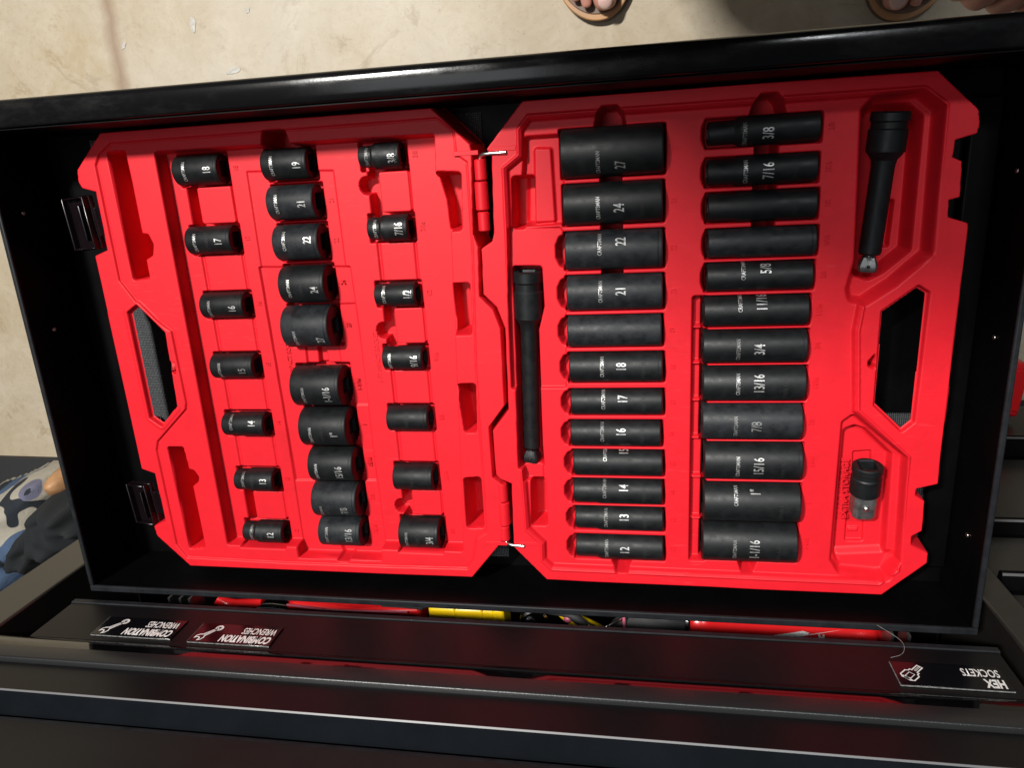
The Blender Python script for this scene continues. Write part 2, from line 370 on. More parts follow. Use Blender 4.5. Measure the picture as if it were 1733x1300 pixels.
class Tray:
    def __init__(self, outline, top, step=0.6):
        xs = [p[0] for p in outline]; ys = [p[1] for p in outline]
        self.x = np.arange(min(xs) - 4, max(xs) + 4, step); self.y = np.arange(min(ys) - 4, max(ys) + 4, step)
        self.X, self.Y = np.meshgrid(self.x, self.y)
        self.Z = np.full(self.X.shape, float(top)); self.outline = outline; self.kill = np.zeros(self.X.shape, bool)
    def win(self, poly, pad):
        xs = [p[0] for p in poly]; ys = [p[1] for p in poly]
        i0, i1 = np.searchsorted(self.x, [min(xs) - pad, max(xs) + pad]); j0, j1 = np.searchsorted(self.y, [min(ys) - pad, max(ys) + pad])
        return slice(j0, j1), slice(i0, i1)
    def w(self, poly, wall, r, off=0.0):
        s = self.win(poly, wall + 2 + abs(off)); X = self.X[s]; Y = self.Y[s]
        d = (sdf(inset(poly, r), X, Y) - r) if r else sdf(poly, X, Y)
        d = d - off
        t = np.clip(0.5 - d / wall, 0, 1)
        return s, t * t * (3 - 2 * t), d
    def setz(self, poly, z, wall=1.6, r=1.5, mode='set', off=0.0):
        s, t, d = self.w(poly, wall, r, off); Z = self.Z[s]
        zz = np.minimum(Z, z) if mode == 'min' else (np.maximum(Z, z) if mode == 'max' else z)
        self.Z[s] = Z * (1 - t) + zz * t
    def line(self, pts, h, width=2.2, closed=True):
        """a raised (h>0) or sunk (h<0) bead along a path"""
        P = pts + ([pts[0]] if closed else [])
        s = self.win(P, width + 1); X = self.X[s]; Y = self.Y[s]; D = np.full(X.shape, 1e9)
        for a, b in zip(P, P[1:]):
            a = np.array(a, float); e = np.array(b, float) - a; L = max(float(e @ e), 1e-9)
            t = np.clip(((X - a[0]) * e[0] + (Y - a[1]) * e[1]) / L, 0, 1)
            D = np.minimum(D, np.hypot(X - a[0] - t * e[0], Y - a[1] - t * e[1]))
        self.Z[s] += h * np.clip(1 - D / (width / 2), 0, 1) ** 0.7
    def hole(self, poly, bottom, wall=1.8, r=1.2):
        s, t, d = self.w(poly, wall, r)
        self.Z[s] = self.Z[s] * (1 - t) + bottom * t
        k = self.kill[s]; k |= d < -wall * 0.75
    def build(self, name, bottom, parent, m, edge=2.4, r=2.0, wall=2.0):
        d = sdf(inset(self.outline, r), self.X, self.Y) - r
        t = np.clip(0.5 - (d - 0.0) / wall, 0, 1); t = t * t * (3 - 2 * t)
        self.Z = self.Z * t + (bottom if np.isscalar(bottom) else bottom(self.X, self.Y)) * (1 - t)
        self.kill |= d > wall * 0.75
        ny, nx = self.X.shape; idx = np.full(ny * nx, -1); 
        q = np.arange(ny * nx).reshape(ny, nx)
        quads = np.stack([q[:-1, :-1], q[:-1, 1:], q[1:, 1:], q[1:, :-1]], -1).reshape(-1, 4)
        dead = self.kill.ravel()[quads].all(1); quads = quads[~dead]
        used = np.unique(quads); idx[used] = np.arange(len(used))
        co = np.stack([self.X.ravel()[used], self.Y.ravel()[used], self.Z.ravel()[used]], 1) * MM
        quads = idx[quads]
        me = bpy.data.meshes.new(name)
        me.vertices.add(len(co)); me.vertices.foreach_set('co', co.ravel())
        me.loops.add(len(quads) * 4); me.loops.foreach_set('vertex_index', quads.ravel().astype(np.int32))
        me.polygons.add(len(quads)); me.polygons.foreach_set('loop_start', np.arange(0, len(quads) * 4, 4, dtype=np.int32))
        me.polygons.foreach_set('use_smooth', np.ones(len(quads), bool))
        me.update(); me.validate(); me.materials.append(M[m])
        return link(name, me, parent)

case = thing('socket_case', 'open red plastic socket case, two trays hinged in the middle, lying in the black drawer', 'tool case')

# ---- sockets: (tray, column, size text, x0, x1 (left and right end px->mm), y0, y1, zaxis, number mark, maker mark)
#      coordinates are millimetres in the drawer: x along the chest, y towards the drawer front
SOCK = [
 ('L', 1, '18', [(-388.1,15.7),(-346.5,13.9)], [(-363.5,27.8),(-368.5,2.5)], (-355.2,14.5), (-376.8,14.2)),
 ('L', 1, '17', [(-388.2,-43.0),(-345.5,-44.2)], [(-363.9,-31.3),(-368.6,-56.0)], (-356.0,-44.7), (-378.4,-44.9)),
 ('L', 1, '16', [(-385.9,-101.2),(-344.4,-101.7)], [(-361.1,-89.6),(-365.4,-113.0)], (-353.8,-103.3), (-376.1,-103.8)),
 ('L', 1, '15', [(-386.6,-157.3),(-344.8,-157.8)], [(-362.0,-145.9),(-366.3,-169.4)], (-354.3,-160.4), (-376.5,-160.8)),
 ('L', 1, '14', [(-385.9,-214.6),(-343.7,-214.4)], [(-361.4,-202.7),(-365.5,-226.3)], (-354.0,-211.1), (-375.6,-209.1)),
 ('L', 1, '13', [(-384.0,-272.1),(-343.8,-270.7)], [(-360.3,-260.0),(-364.2,-282.9)], (-352.3,-269.4), (-373.9,-268.0)),
 ('L', 1, '12', [(-385.1,-328.0),(-342.7,-325.9)], [(-361.0,-315.6),(-364.7,-338.3)], (-353.7,-326.0), (-374.8,-324.8)),
 ('L', 2, '19', [(-307.2,16.9),(-266.9,15.1)], [(-283.2,28.6),(-287.2,2.6)], (-274.9,13.7), (-297.2,14.3)),
 ('L', 2, '21', [(-306.4,-14.2),(-265.0,-15.7)], [(-282.4,-1.0),(-286.8,-29.8)], (-274.4,-16.5), (-297.0,-16.1)),
 ('L', 2, '22', [(-305.8,-47.8),(-264.9,-48.9)], [(-281.9,-33.4),(-286.5,-64.1)], (-273.3,-46.1), (-294.6,-46.2)),
 ('L', 2, '24', [(-305.5,-83.9),(-263.9,-84.6)], [(-281.7,-68.3),(-286.5,-101.1)], (-272.4,-87.9), (-295.7,-86.7)),
 ('L', 2, '27', [(-308.0,-121.7),(-264.6,-122.1)], [(-284.0,-103.2),(-289.5,-140.9)], (-272.6,-131.8), (-295.5,-130.7)),
 ('L', 2, '1-1/16', [(-307.9,-177.1),(-261.7,-176.8)], [(-283.5,-158.4),(-288.7,-195.8)], (-273.0,-181.9), (-295.4,-182.4)),
 ('L', 2, '1"', [(-305.6,-215.9),(-260.4,-215.1)], [(-280.4,-197.5),(-285.4,-234.5)], (-271.2,-218.9), (-294.0,-220.2)),
 ('L', 2, '15/16', [(-302.7,-253.0),(-259.2,-251.8)], [(-278.7,-236.2),(-283.2,-270.1)], (-272.2,-257.1), (-294.0,-256.3)),
 ('L', 2, '7/8', [(-304.2,-288.9),(-260.2,-287.8)], [(-280.4,-271.3),(-285.0,-306.4)], (-271.7,-294.8), (-294.5,-297.9)),
 ('L', 2, '13/16', [(-303.0,-323.3),(-261.3,-321.9)], [(-280.4,-307.5),(-284.3,-337.9)], (-271.6,-321.9), (-293.6,-322.0)),
 ('L', 3, '3/8', [(-223.9,18.2),(-188.4,17.0)], [(-204.1,27.9),(-206.5,6.6)], (-194.3,14.7), (-216.3,16.0)),
 ('L', 3, '7/16', [(-222.6,-39.4),(-187.2,-40.4)], [(-202.9,-29.2),(-205.3,-51.3)], (-194.2,-40.6), (-215.2,-40.3)),
 ('L', 3, '1/2', [(-222.8,-95.5),(-186.6,-96.0)], [(-202.7,-85.5),(-205.0,-106.7)], (-192.3,-95.1), (-213.9,-94.5)),
 ('L', 3, '9/16', [(-221.7,-152.1),(-185.6,-152.0)], [(-201.1,-141.2),(-203.3,-163.0)], (-192.0,-153.5), (-214.4,-154.3)),
 ('L', 3, '5/8', [(-223.5,-208.2),(-185.4,-208.1)], [(-203.4,-196.4),(-205.8,-220.0)], None, None),
 ('L', 3, '11/16', [(-223.5,-266.0),(-186.1,-264.7)], [(-202.3,-252.7),(-204.8,-278.1)], None, None),
 ('L', 3, '3/4', [(-223.2,-323.1),(-184.8,-321.2)], [(-201.9,-307.0),(-204.8,-337.4)], (-192.6,-324.0), (-214.9,-324.8)),
 ('R', 1, '27', [(-58.5,12.0),(17.7,9.1)], [(-18.2,28.2),(-18.7,-9.4)], (-13.8,-1.0), (-30.4,1.2)),
 ('R', 1, '24', [(-58.1,-27.4),(17.3,-29.7)], [(-18.8,-12.5),(-19.3,-45.0)], (-15.1,-32.2), (-31.1,-31.9)),
 ('R', 1, '22', [(-57.9,-62.8),(17.4,-64.7)], [(-19.4,-48.6),(-19.8,-80.0)], (-14.2,-57.0), (-30.6,-58.2)),
 ('R', 1, '21', [(-57.7,-97.0),(17.5,-98.6)], [(-19.9,-83.3),(-20.4,-112.9)], (-14.6,-95.4), (-30.7,-95.6)),
 ('R', 1, '19', [(-58.3,-128.8),(16.7,-130.3)], [(-20.4,-115.9),(-20.8,-143.4)], None, None),
 ('R', 1, '18', [(-57.8,-159.7),(17.7,-160.4)], [(-20.9,-146.9),(-21.3,-173.8)], (-15.0,-157.8), (-30.7,-157.6)),
 ('R', 1, '17', [(-57.8,-190.3),(17.8,-190.5)], [(-20.4,-178.5),(-20.8,-202.5)], (-14.2,-186.0), (-30.3,-185.8)),
 ('R', 1, '16', [(-58.8,-218.7),(16.4,-218.2)], [(-20.8,-206.2),(-21.2,-230.8)], (-15.9,-214.9), (-31.8,-214.5)),
 ('R', 1, '15', [(-57.1,-246.1),(18.0,-245.0)], [(-19.2,-233.2),(-19.6,-258.0)], (-14.0,-234.0), (-29.9,-234.7)),
 ('R', 1, '14', [(-57.9,-273.0),(18.0,-271.4)], [(-19.6,-260.2),(-20.0,-284.7)], (-14.4,-266.5), (-30.9,-266.8)),
 ('R', 1, '13', [(-57.2,-299.5),(18.6,-297.3)], [(-19.0,-286.6),(-19.3,-310.5)], (-14.2,-294.3), (-30.2,-294.8)),
 ('R', 1, '12', [(-57.5,-327.8),(18.7,-325.5)], [(-19.3,-314.0),(-19.7,-339.4)], (-14.1,-325.2), (-30.1,-324.7)),
 ('R', 2, '3/8', [(49.7,19.7),(128.0,16.4)], [(88.3,28.7),(89.2,6.9)], (92.3,14.9), (75.8,14.8)),
 ('R', 2, '7/16', [(49.9,-8.4),(127.7,-11.5)], [(89.4,1.1),(90.3,-21.3)], (93.4,-11.1), (77.2,-11.0)),
 ('R', 2, '1/2', [(50.8,-34.8),(128.8,-37.3)], [(90.4,-24.2),(91.4,-47.6)], None, None),
 ('R', 2, '9/16', [(51.4,-62.0),(129.9,-63.7)], [(90.7,-51.1),(91.6,-74.7)], None, None),
 ('R', 2, '5/8', [(51.0,-87.5),(128.9,-89.1)], [(90.8,-77.0),(91.7,-100.3)], (94.7,-81.8), (78.1,-81.7)),
 ('R', 2, '11/16', [(49.2,-114.6),(127.4,-116.0)], [(89.2,-103.0),(90.2,-128.4)], (92.8,-107.2), (76.6,-106.8)),
 ('R', 2, '3/4', [(48.9,-143.5),(127.7,-144.7)], [(89.4,-130.2),(90.4,-158.3)], (92.1,-144.6), (76.0,-145.1)),
 ('R', 2, '13/16', [(49.4,-174.8),(128.1,-175.3)], [(89.6,-159.7),(90.7,-190.1)], (92.8,-172.4), (76.6,-172.8)),
 ('R', 2, '7/8', [(49.5,-207.5),(127.2,-207.8)], [(88.0,-191.6),(89.1,-223.4)], (91.9,-208.1), (75.7,-208.6)),
 ('R', 2, '15/16', [(51.6,-242.4),(129.0,-241.3)], [(89.2,-225.0),(90.4,-259.0)], (94.9,-242.5), (78.4,-243.1)),
 ('R', 2, '1"', [(51.8,-280.0),(129.1,-278.7)], [(89.5,-261.1),(90.8,-297.9)], (93.7,-266.8), (77.8,-268.8)),
 ('R', 2, '1-1/16', [(51.5,-317.9),(128.7,-316.3)], [(89.9,-298.5),(91.2,-336.0)], (94.2,-317.6), (77.9,-318.2)),
]
ZF, ZP = 29.0, 40.5       # socket zone floor of the left tray; panel of the right tray
def sgeo(s):
    (xa, ya), (xb, yb) = s[3]; (_, t), (_, b) = s[4]
    yc = (t + b) / 2; r = abs(t - b) / 2 * 0.985
    za = 30.5 if s[0] == 'L' else 36.0
    return xa, xb, yc, r, za

# ---- left tray
outL = [(-446.0,50.5),(-157.6,50.7),(-128.1,21.7),(-127.3,13.3),(-130.7,-46.6),(-127.1,-57.5),(-128.9,-97.2),(-118.3,-108.7),(-112.9,-125.7),(-113.9,-192.7),(-128.6,-212.1),(-128.4,-258.8),(-120.3,-265.4),(-123.8,-322.8),(-154.7,-361.3),(-444.6,-361.9),(-475.0,-329.0),(-476.4,-317.3),(-462.2,-311.7),(-462.9,-261.8),(-475.9,-257.1),(-476.4,-51.3),(-462.8,-46.6),(-462.0,1.8),(-474.4,5.4),(-476.9,11.4),(-475.5,21.6)]
L = Tray(outL, 45)
innerL = [(-438.5,40.6),(-153.5,41.9),(-141.2,31.6),(-140.7,14.1),(-132.6,7.9),(-132.7,-58.3),(-134.8,-106.6),(-137.2,-161.3),(-138.3,-307.1),(-138.8,-313.7),(-148.0,-320.0),(-153.1,-343.9),(-159.3,-351.6),(-246.5,-352.9),(-343.2,-353.2),(-445.8,-351.5),(-454.6,-337.4),(-455.1,-237.0),(-451.8,-227.9),(-416.2,-195.9),(-414.3,-189.5),(-415.1,-121.2),(-428.2,-110.6),(-441.0,-99.0),(-456.6,-74.1),(-456.2,23.9),(-451.3,32.3)]
L.setz(innerL, 43.2, wall=1.6, r=2)
L.line(innerL, -1.3, 1.8)
# socket zone: one long recess across the three columns
zone = [(-399.7,31.2),(-158.1,30.1),(-159.9,0.1),(-149.5,-2.3),(-151.6,-57.7),(-161.4,-310.1),(-163.3,-334.5),(-399.8,-336.5)]
L.setz(zone, ZF, wall=2.6, r=2)
# sub levels of the zone
L.setz([(-327.4,11.8),(-249.8,8.5),(-248.8,-125.1),(-243.0,-275.2),(-242.2,-347.4),(-327.3,-348.2)], ZF - 1.2, wall=1.2, r=1)
L.setz([(-329.6,-68.9),(-245.3,-71.2),(-243.7,-127.8),(-244.3,-271.7),(-326.0,-273.2)], ZF - 2.6, wall=1.2, r=1)
L.setz([(-275.3,-103.8),(-245.1,-103.6),(-243.7,-197.5),(-279.7,-197.5)], ZF - 3.8, wall=1.2, r=1)
# troughs between the sockets of a column and their raised finger blocks
LS = [s for s in SOCK if s[0] == 'L']
def trough(c, x0, x1, yt, yb, base):
    L.setz([(x0, yt), (x1, yt), (x1, yb), (x0, yb)], base, wall=1.4, r=1.5, mode='min')
for c in (1, 3):
    g = [sgeo(s) for s in LS if s[1] == c]
    for i in range(len(g) - 1):
        a, b = g[i], g[i + 1]
        xa, xb = (a[0] + b[0]) / 2, (a[1] + b[1]) / 2
        deep = (c, i) in ((1, 0), (1, 5), (3, 0), (3, 2), (3, 5))
        yt = a[2] - a[3] * 0.7; yb = b[2] + b[3] * 0.7
        if deep:
            trough(c, xa + 3, xb + 3, yt, yb, ZF - 15)
            m = 5.5
            L.setz([(xa + 12, a[2] - a[3] - 1.2), (xb + 3, a[2] - a[3] - 1.2), (xb + 3, b[2] + b[3] + 1.2), (xa + 12, b[2] + b[3] + 1.2)], ZF + 0.8, wall=1.8, r=2.5)
            if c == 3:
                L.setz([(xa + 1 + 6 * math.cos(q), (yt + yb) / 2 + (6 if i == 0 else -4) + 7 * math.sin(q)) for q in [k * math.pi / 6 for k in range(12)]], ZF - 15, wall=1.8, r=0, mode='min')
        else:
            L.setz([(xa + 4, yt), (xb + 2.5, yt), (xb + 2.5, yb), (xa + 4, yb)], ZF - 1.6, wall=1.3, r=1.5)
            L.setz([(xa + 6.5, yt + 0), (xb + .5, yt + 0), (xb + .5, yb - 0), (xa + 6.5, yb - 0)], ZF - 0.3, wall=1.8, r=2.5)
# column two: valleys between 27 and 1-1/16
g27 = sgeo([s for s in LS if s[2] == '27'][0]); g11 = sgeo([s for s in LS if s[2] == '1-1/16'][0])
L.setz([(g27[0] + 11, g27[2]), (g27[1] - 2, g27[2]), (g11[1] - 4, g11[2]), (g11[0] + 9, g11[2])], ZF - 5, wall=1.6, r=1.5)
L.setz([(g27[0] + 22, g27[2]), (g27[1] - 16, g27[2]), (g11[1] - 16, g11[2]), (g11[0] + 20, g11[2])], ZF - 11, wall=1.6, r=1)
# finger scoops above 19 and under 13/16
g19 = sgeo([s for s in LS if s[2] == '19'][0]); g13 = sgeo([s for s in LS if s[2] == '13/16'][0])
xm = (g19[0] + g19[1]) / 2 - 4
L.setz([(xm - 15, g19[2]), (xm + 15, g19[2]), (xm + 9, g19[2] + g19[3] + 13), (xm - 9, g19[2] + g19[3] + 13)], 6, wall=3, r=3, mode='min')
xm = (g13[0] + g13[1]) / 2
L.setz([(xm - 13, g13[2]), (xm + 15, g13[2]), (xm + 6, g13[2] - g13[3] - 12), (xm - 4, g13[2] - g13[3] - 12)], 24, wall=3, r=2, mode='min')
for s in LS:
    x0, x1, yc, r, za = sgeo(s)
    L.setz([(x0 - 1.5, yc - r - 1), (x1 + 3.5, yc - r - 1), (x1 + 3.5, yc + r + 1), (x0 - 1.5, yc + r + 1)], za - r * 0.85, wall=1.4, r=1.0, mode='min')
# narrow storage slots by the outer edge, each with a finger notch
slot1 = [(-443.8,33.8),(-427.6,33.3),(-426.9,-35.4),(-421.3,-36.2),(-418.5,-44.4),(-421.0,-53.0),(-428.1,-56.4),(-428.3,-73.0),(-443.2,-74.1)]
slot2 = [(-443.4,-234.9),(-428.4,-234.7),(-426.8,-257.2),(-421.5,-258.9),(-418.3,-265.0),(-419.9,-270.0),(-426.3,-273.8),(-426.1,-340.1),(-441.9,-342.0)]
for q in (slot1, slot2): L.setz(q, 10, wall=2.6, r=1.2)
# hinge side pockets
for q in ([(-158.8,1.8),(-139.2,0.3),(-141.6,-43.0),(-152.4,-43.5),(-153.4,-20.3)], [(-154.1,-87.5),(-138.5,-87.0),(-139.7,-129.2),(-153.5,-129.4)], [(-154.5,-174.1),(-139.8,-173.7),(-141.9,-216.8),(-150.9,-216.8)], [(-155.4,-261.9),(-141.3,-260.5),(-141.4,-308.9),(-155.8,-310.0)]):
    L.setz(q, 10, wall=3.0, r=2)
# step of the hinge side panel
# carrying handle
hL = [(-444.5,-96.6),(-455.0,-103.3),(-454.7,-204.4),(-444.1,-212.6),(-424.2,-193.8),(-421.8,-122.5)]
L.setz(hL, 45.6, wall=2, r=1, off=3.2)
L.hole(hL, 40.5)
L.setz([(-422.3,-149.4),(-418.0,-151.7),(-419.4,-161.3),(-421.9,-159.0)], 6, wall=1.4, r=0)
def shell(cy, half, inner):
    # the moulding is a thin shell beside the handle and full depth elsewhere
    def f(X, Y):
        k = np.clip((half - np.abs(Y - cy)) / 12, 0, 1) * (inner(X) > 0)
        return 2.0 * (1 - k) + 39.0 * k
    return f
trayL = L.build('case_tray', shell(sum(p[1] for p in hL) / 6, 62, lambda X: (X < -400) * 1.0), case, 'red')
trayL['label'] = 'left red tray holding short sockets'

# ---- right tray
outR = [(-86.7,50.8),(201.7,50.2),(230.5,22.9),(232.4,13.2),(231.4,6.0),(217.9,2.5),(217.5,-7.7),(223.9,-10.8),(225.2,-36.6),(218.1,-38.3),(218.8,-49.0),(232.5,-53.8),(232.9,-63.8),(232.2,-133.3),(233.3,-258.8),(218.1,-263.2),(217.7,-267.9),(225.2,-272.9),(225.7,-300.3),(218.6,-305.4),(218.8,-312.4),(232.4,-319.5),(232.5,-329.3),(199.4,-361.7),(-85.5,-360.5),(-114.8,-327.8),(-113.4,-265.3),(-123.3,-261.0),(-126.7,-257.0),(-127.2,-215.4),(-112.0,-195.9),(-110.8,-125.3),(-116.7,-107.3),(-127.3,-96.3),(-126.2,-58.4),(-117.1,-53.2),(-115.3,-47.2),(-113.3,12.5),(-117.6,16.7)]
T = Tray(outR, 45)
innerR = [(-82.5,38.9),(193.8,38.9),(209.3,27.1),(210.3,-76.6),(166.1,-111.3),(163.9,-132.2),(168.6,-196.1),(176.1,-203.0),(208.9,-235.2),(210.0,-337.0),(196.4,-350.5),(-80.2,-348.7),(-88.5,-340.0),(-88.3,-323.2),(-101.6,-309.5),(-105.3,-112.2),(-103.8,2.3),(-91.2,11.2),(-90.7,29.7)]
T.line(innerR, 1.8, 3.0)
T.setz(inset(innerR, 3.0), ZP, wall=2.4, r=1.5)
RS = [s for s in SOCK if s[0] == 'R']
# lower field left of column one holding the long extension bar
T.setz([(-86.1,24.0),(-59.2,24.0),(-57.0,-42.3),(-93.9,-43.9)], ZP - 7, wall=2.5, r=2)
T.setz([(-80.1,15.8),(-66.8,15.0),(-65.4,-41.0),(-81.9,-41.2)], ZP - 3.5, wall=2.5, r=2)
T.setz([(-97.5,-5.2),(-81.6,-5.1),(-82.9,-42.1),(-95.7,-41.5)], 16, wall=3, r=2)
T.setz([(-95.0,-262.7),(-83.5,-262.4),(-83.8,-306.3),(-96.1,-306.7)], 16, wall=3, r=1.5)
T.setz([(-102.5,-43.1),(-61.8,-44.8),(-57.4,-52.4),(-61.7,-177.6),(-107.2,-177.4),(-105.7,-98.2)], ZP - 2.4, wall=2, r=2)
T.setz([(-97.5,-5.2),(-88.1,-5.7),(-90.1,-44.5),(-98.7,-44.2)], 18, wall=3, r=2)
for s in RS:
    x0, x1, yc, r, za = sgeo(s)
    pad = 1.7
    # cradle, a shallow run-out at the left end and a narrow web left between neighbours
    T.setz([(x0 - pad, yc - r + .2), (x1 + pad, yc - r + .2), (x1 + pad, yc + r - .2), (x0 - pad, yc + r - .2)], za - r * 0.75, wall=1.8, r=1.2, mode='min')
    if (s[1] == 1 and s[2] not in ('27', '24')) or (s[1] == 2 and s[2] in ('3/8', '7/16', '1/2', '9/16', '5/8')):
        e = 7 if s[1] == 1 else 3
        T.setz([(x0 + 3, yc - r * .85), (x0 - e * .6, yc - r * 0.7), (x0 - e, yc - r * .3), (x0 - e, yc + r * .3), (x0 - e * .6, yc + r * 0.7), (x0 + 3, yc + r * .85)], za - r * 0.7, wall=4.5, r=2, mode='min')
g = [sgeo(s) for s in RS if s[1] == 2][5:]
T.setz([(g[0][0] - 8, g[0][2] + g[0][3]), (g[0][0] + 3, g[0][2] + g[0][3]), (g[-1][0] + 3, g[-1][2] - g[-1][3] - 1), (g[-1][0] - 10, g[-1][2] - g[-1][3] - 1)], ZP - 9, wall=2.5, r=1.5, mode='min')
for q in g[:-1]:
    yy = q[2] - q[3] - .4
    T.setz([(q[0] - 9, yy - 1), (q[0] - 1, yy - 1), (q[0] - 1, yy + 1), (q[0] - 9, yy + 1)], ZP - 3, wall=4, r=0, mode='max')
# finger channels across each column of deep sockets, ending in scoops at both rims
for c in (1, 2):
    gg = [sgeo(s) for s in RS if s[1] == c]
    a, b = gg[0], gg[-1]
    xm = (a[0] + a[1]) / 2 + (-1 if c == 1 else 3); xn = (b[0] + b[1]) / 2 + (2 if c == 1 else 0)
    T.setz([(xm - 14, a[2] + 5), (xm - 9, a[2] + a[3] + 9), (xm - 5, a[2] + a[3] + 13.5), (xm + 5, a[2] + a[3] + 13.5), (xm + 9, a[2] + a[3] + 9), (xm + 14, a[2] + 5)], 8, wall=3.2, r=1, mode='min')
    T.setz([(xn - 11, b[2] - 5), (xn - 4, b[2] - b[3] - 9), (xn + 4, b[2] - b[3] - 9), (xn + 11, b[2] - 5)], 24, wall=4, r=1, mode='min')
    for i in range(3):
        p, q = gg[i], gg[i + 1]
        T.setz([(xm - 8, p[2]), (xm + 8, p[2]), (xm + 8, q[2]), (xm - 8, q[2])], 8, wall=2, r=1, mode='min')
# extension bar channel, left
T.setz([(-101.4,-75.1),(-78.7,-75.9),(-78.2,-108.7),(-83.6,-128.4),(-84.6,-229.0),(-84.0,-250.1),(-105.0,-250.4),(-102.5,-148.3)], 17, wall=2.4, r=2)
T.setz([(-101.7,-248.1),(-84.9,-247.9),(-84.5,-262.5),(-101.4,-262.8)], ZP - 6, wall=2.4, r=2)
# short extension bar recess
T.setz([(156.8,27.0),(163.6,34.3),(194.0,36.0),(207.2,25.1),(209.2,-75.1),(186.6,-97.0),(167.0,-110.8),(158.0,-108.7),(155.8,-100.5),(160.4,-78.5)], ZP - 11, wall=7, r=4)
T.setz([(159.0,21.4),(164.6,28.9),(188.9,28.8),(198.5,20.4),(198.9,-73.6),(181.6,-89.2),(172.1,-94.2),(161.0,-90.3)], 12, wall=6, r=3)
T.setz([(181.7,-37.5),(190.8,-37.9),(189.7,-72.7),(182.2,-72.5)], 6, wall=2.5, r=1)
# extra storage recess
st = [(159.0,-207.7),(166.9,-201.2),(207.4,-236.0),(210.5,-329.8),(196.6,-345.0),(164.1,-341.9),(158.2,-332.0)]
T.setz(st, ZP - 6, wall=3.5, r=3)
T.setz([(162.4,-216.0),(169.8,-212.9),(178.0,-215.9),(199.3,-237.1),(201.8,-330.9),(194.7,-340.8),(166.1,-336.3),(161.8,-328.6)], ZP - 15, wall=3.5, r=3)
T.setz([(163.3,-329.7),(207.4,-325.7),(202.5,-345.7),(166.1,-343.3)], ZP - 10, wall=7, r=2)
T.setz([(173.0,-238.9),(186.6,-237.7),(187.7,-251.9),(173.9,-252.1)], ZP - 19, wall=1.6, r=1)
T.setz([(172.2,-292.2),(185.3,-291.9),(186.5,-320.8),(172.3,-321.3)], ZP - 18.5, wall=1.6, r=1.5)
T.setz([(174.8,-309.3),(182.4,-309.1),(182.2,-313.0),(174.6,-313.3)], ZP - 16.5, wall=1.2, r=0.5)
hR = [(203.2,-98.3),(211.4,-103.8),(210.5,-206.0),(201.9,-214.4),(179.8,-192.3),(179.1,-117.3)]
T.hole(hR, 40.5)
T.setz([(177.0,-151.3),(173.2,-156.4),(173.5,-160.2),(178.0,-162.6)], 6, wall=1.4, r=0)
trayR = T.build('case_tray', shell(sum(p[1] for p in hR) / 6, 62, lambda X: (X > 160) * 1.0), case, 'red')
trayR['label'] = 'right red tray holding deep sockets'

# raised size numbers moulded beside the sockets
def emboss(s, x, y, z, size=0.0062, parent=case, rot=R(90), h=0.0005, xs=0.8):
    bm = text_bm(s, size, 0.0, xs, h)
    return fin(bm, 'moulded_number', 'red', parent).__setattr__('matrix_local', mtx((x, y, z), (0, 0, rot)))
for s in SOCK:
    x0, x1, yc, r, za = sgeo(s)
    if s[0] == 'L': emboss(s[2].replace('"', ''), (x1 + 10) * MM, yc * MM, (ZF + .3) * MM if s[1] != 2 else (ZF - 1) * MM, xs=0.7)
    else: emboss(s[2].replace('"', ''), (x1 + 8.5) * MM, yc * MM, (ZP + .3) * MM, xs=0.7)
def moulded(s, x, y, z, size, rot, xs=0.8):
    o = fin(text_bm(s, size, 0.0, xs, 0.0003), 'moulded_lettering', 'red', case); o.matrix_local = mtx((x, y, z), (0, 0, rot))
(ex, ey) = (165.6,-268.0)
moulded('EXTRA STORAGE', ex * MM, ey * MM, (ZP - 5.6) * MM, 0.0075, R(92), 0.95)
(ex, ey) = (-229.0,-152.2)
moulded('6 PT IMPACT SOCKET', ex * MM, ey * MM, (ZF + .2) * MM, 0.0060, R(90))
(ex, ey) = (-314.3,-153.9)
moulded('6 PT IMPACT SOCKET', ex * MM, ey * MM, (ZF - 2) * MM, 0.0060, R(90))

# hinges: knuckles and bent steel pins
def hinge(px, ys, pin_y, pin_dx, up):
    for i, (a, b) in enumerate(ys):
        bm = bmesh.new(); x = px[i]
        rr = (4.6, 5.2, 4.6)[i]
        lathe(bm, [(a, rr - .8), (a + .8, rr), (b - .8, rr), (b, rr - .8)], 24, mtx((0, 0, 0), (0, 0, R(90))))
        bmesh.ops.scale(bm, vec=(MM, MM, MM), verts=bm.verts); bmesh.ops.translate(bm, vec=(x * MM, 0, 0.0415), verts=bm.verts)
        fin(bm, 'hinge_knuckle', 'red', case, smooth=True, auto=40)
    bm = bmesh.new(); x = px[0] if up else px[-1]
    s = 1 if up else -1
    p = [(x, pin_y - s * 8, 41.5), (x, pin_y - s * 1, 41.5), (x + 1.5, pin_y + s * 2.5, 42.5), (x + 5, pin_y + s * 3.2, 45.2), (x + pin_dx, pin_y + s * 3.4, 46.3)]
    p = chaikin([tuple(c * MM for c in q) for q in p], 2)
    tube(bm, p, 0.0016, 12)
    fin(bm, 'hinge_pin', 'steel', case, smooth=True, auto=50)
hy = lambda l: [(min(a[1], b[1]), max(a[1], b[1])) for a, b in l]
hinge([(-122.7,0.7)[0], (-123.0,-17.3)[0], (-122.6,-39.3)[0]], hy([[(-122.0,10.0),(-123.1,-6.0)], [(-123.2,-6.9),(-124.8,-29.0)], [(-121.9,-30.1),(-123.0,-45.3)]]), (-122.0,10.4)[1], 22, True)
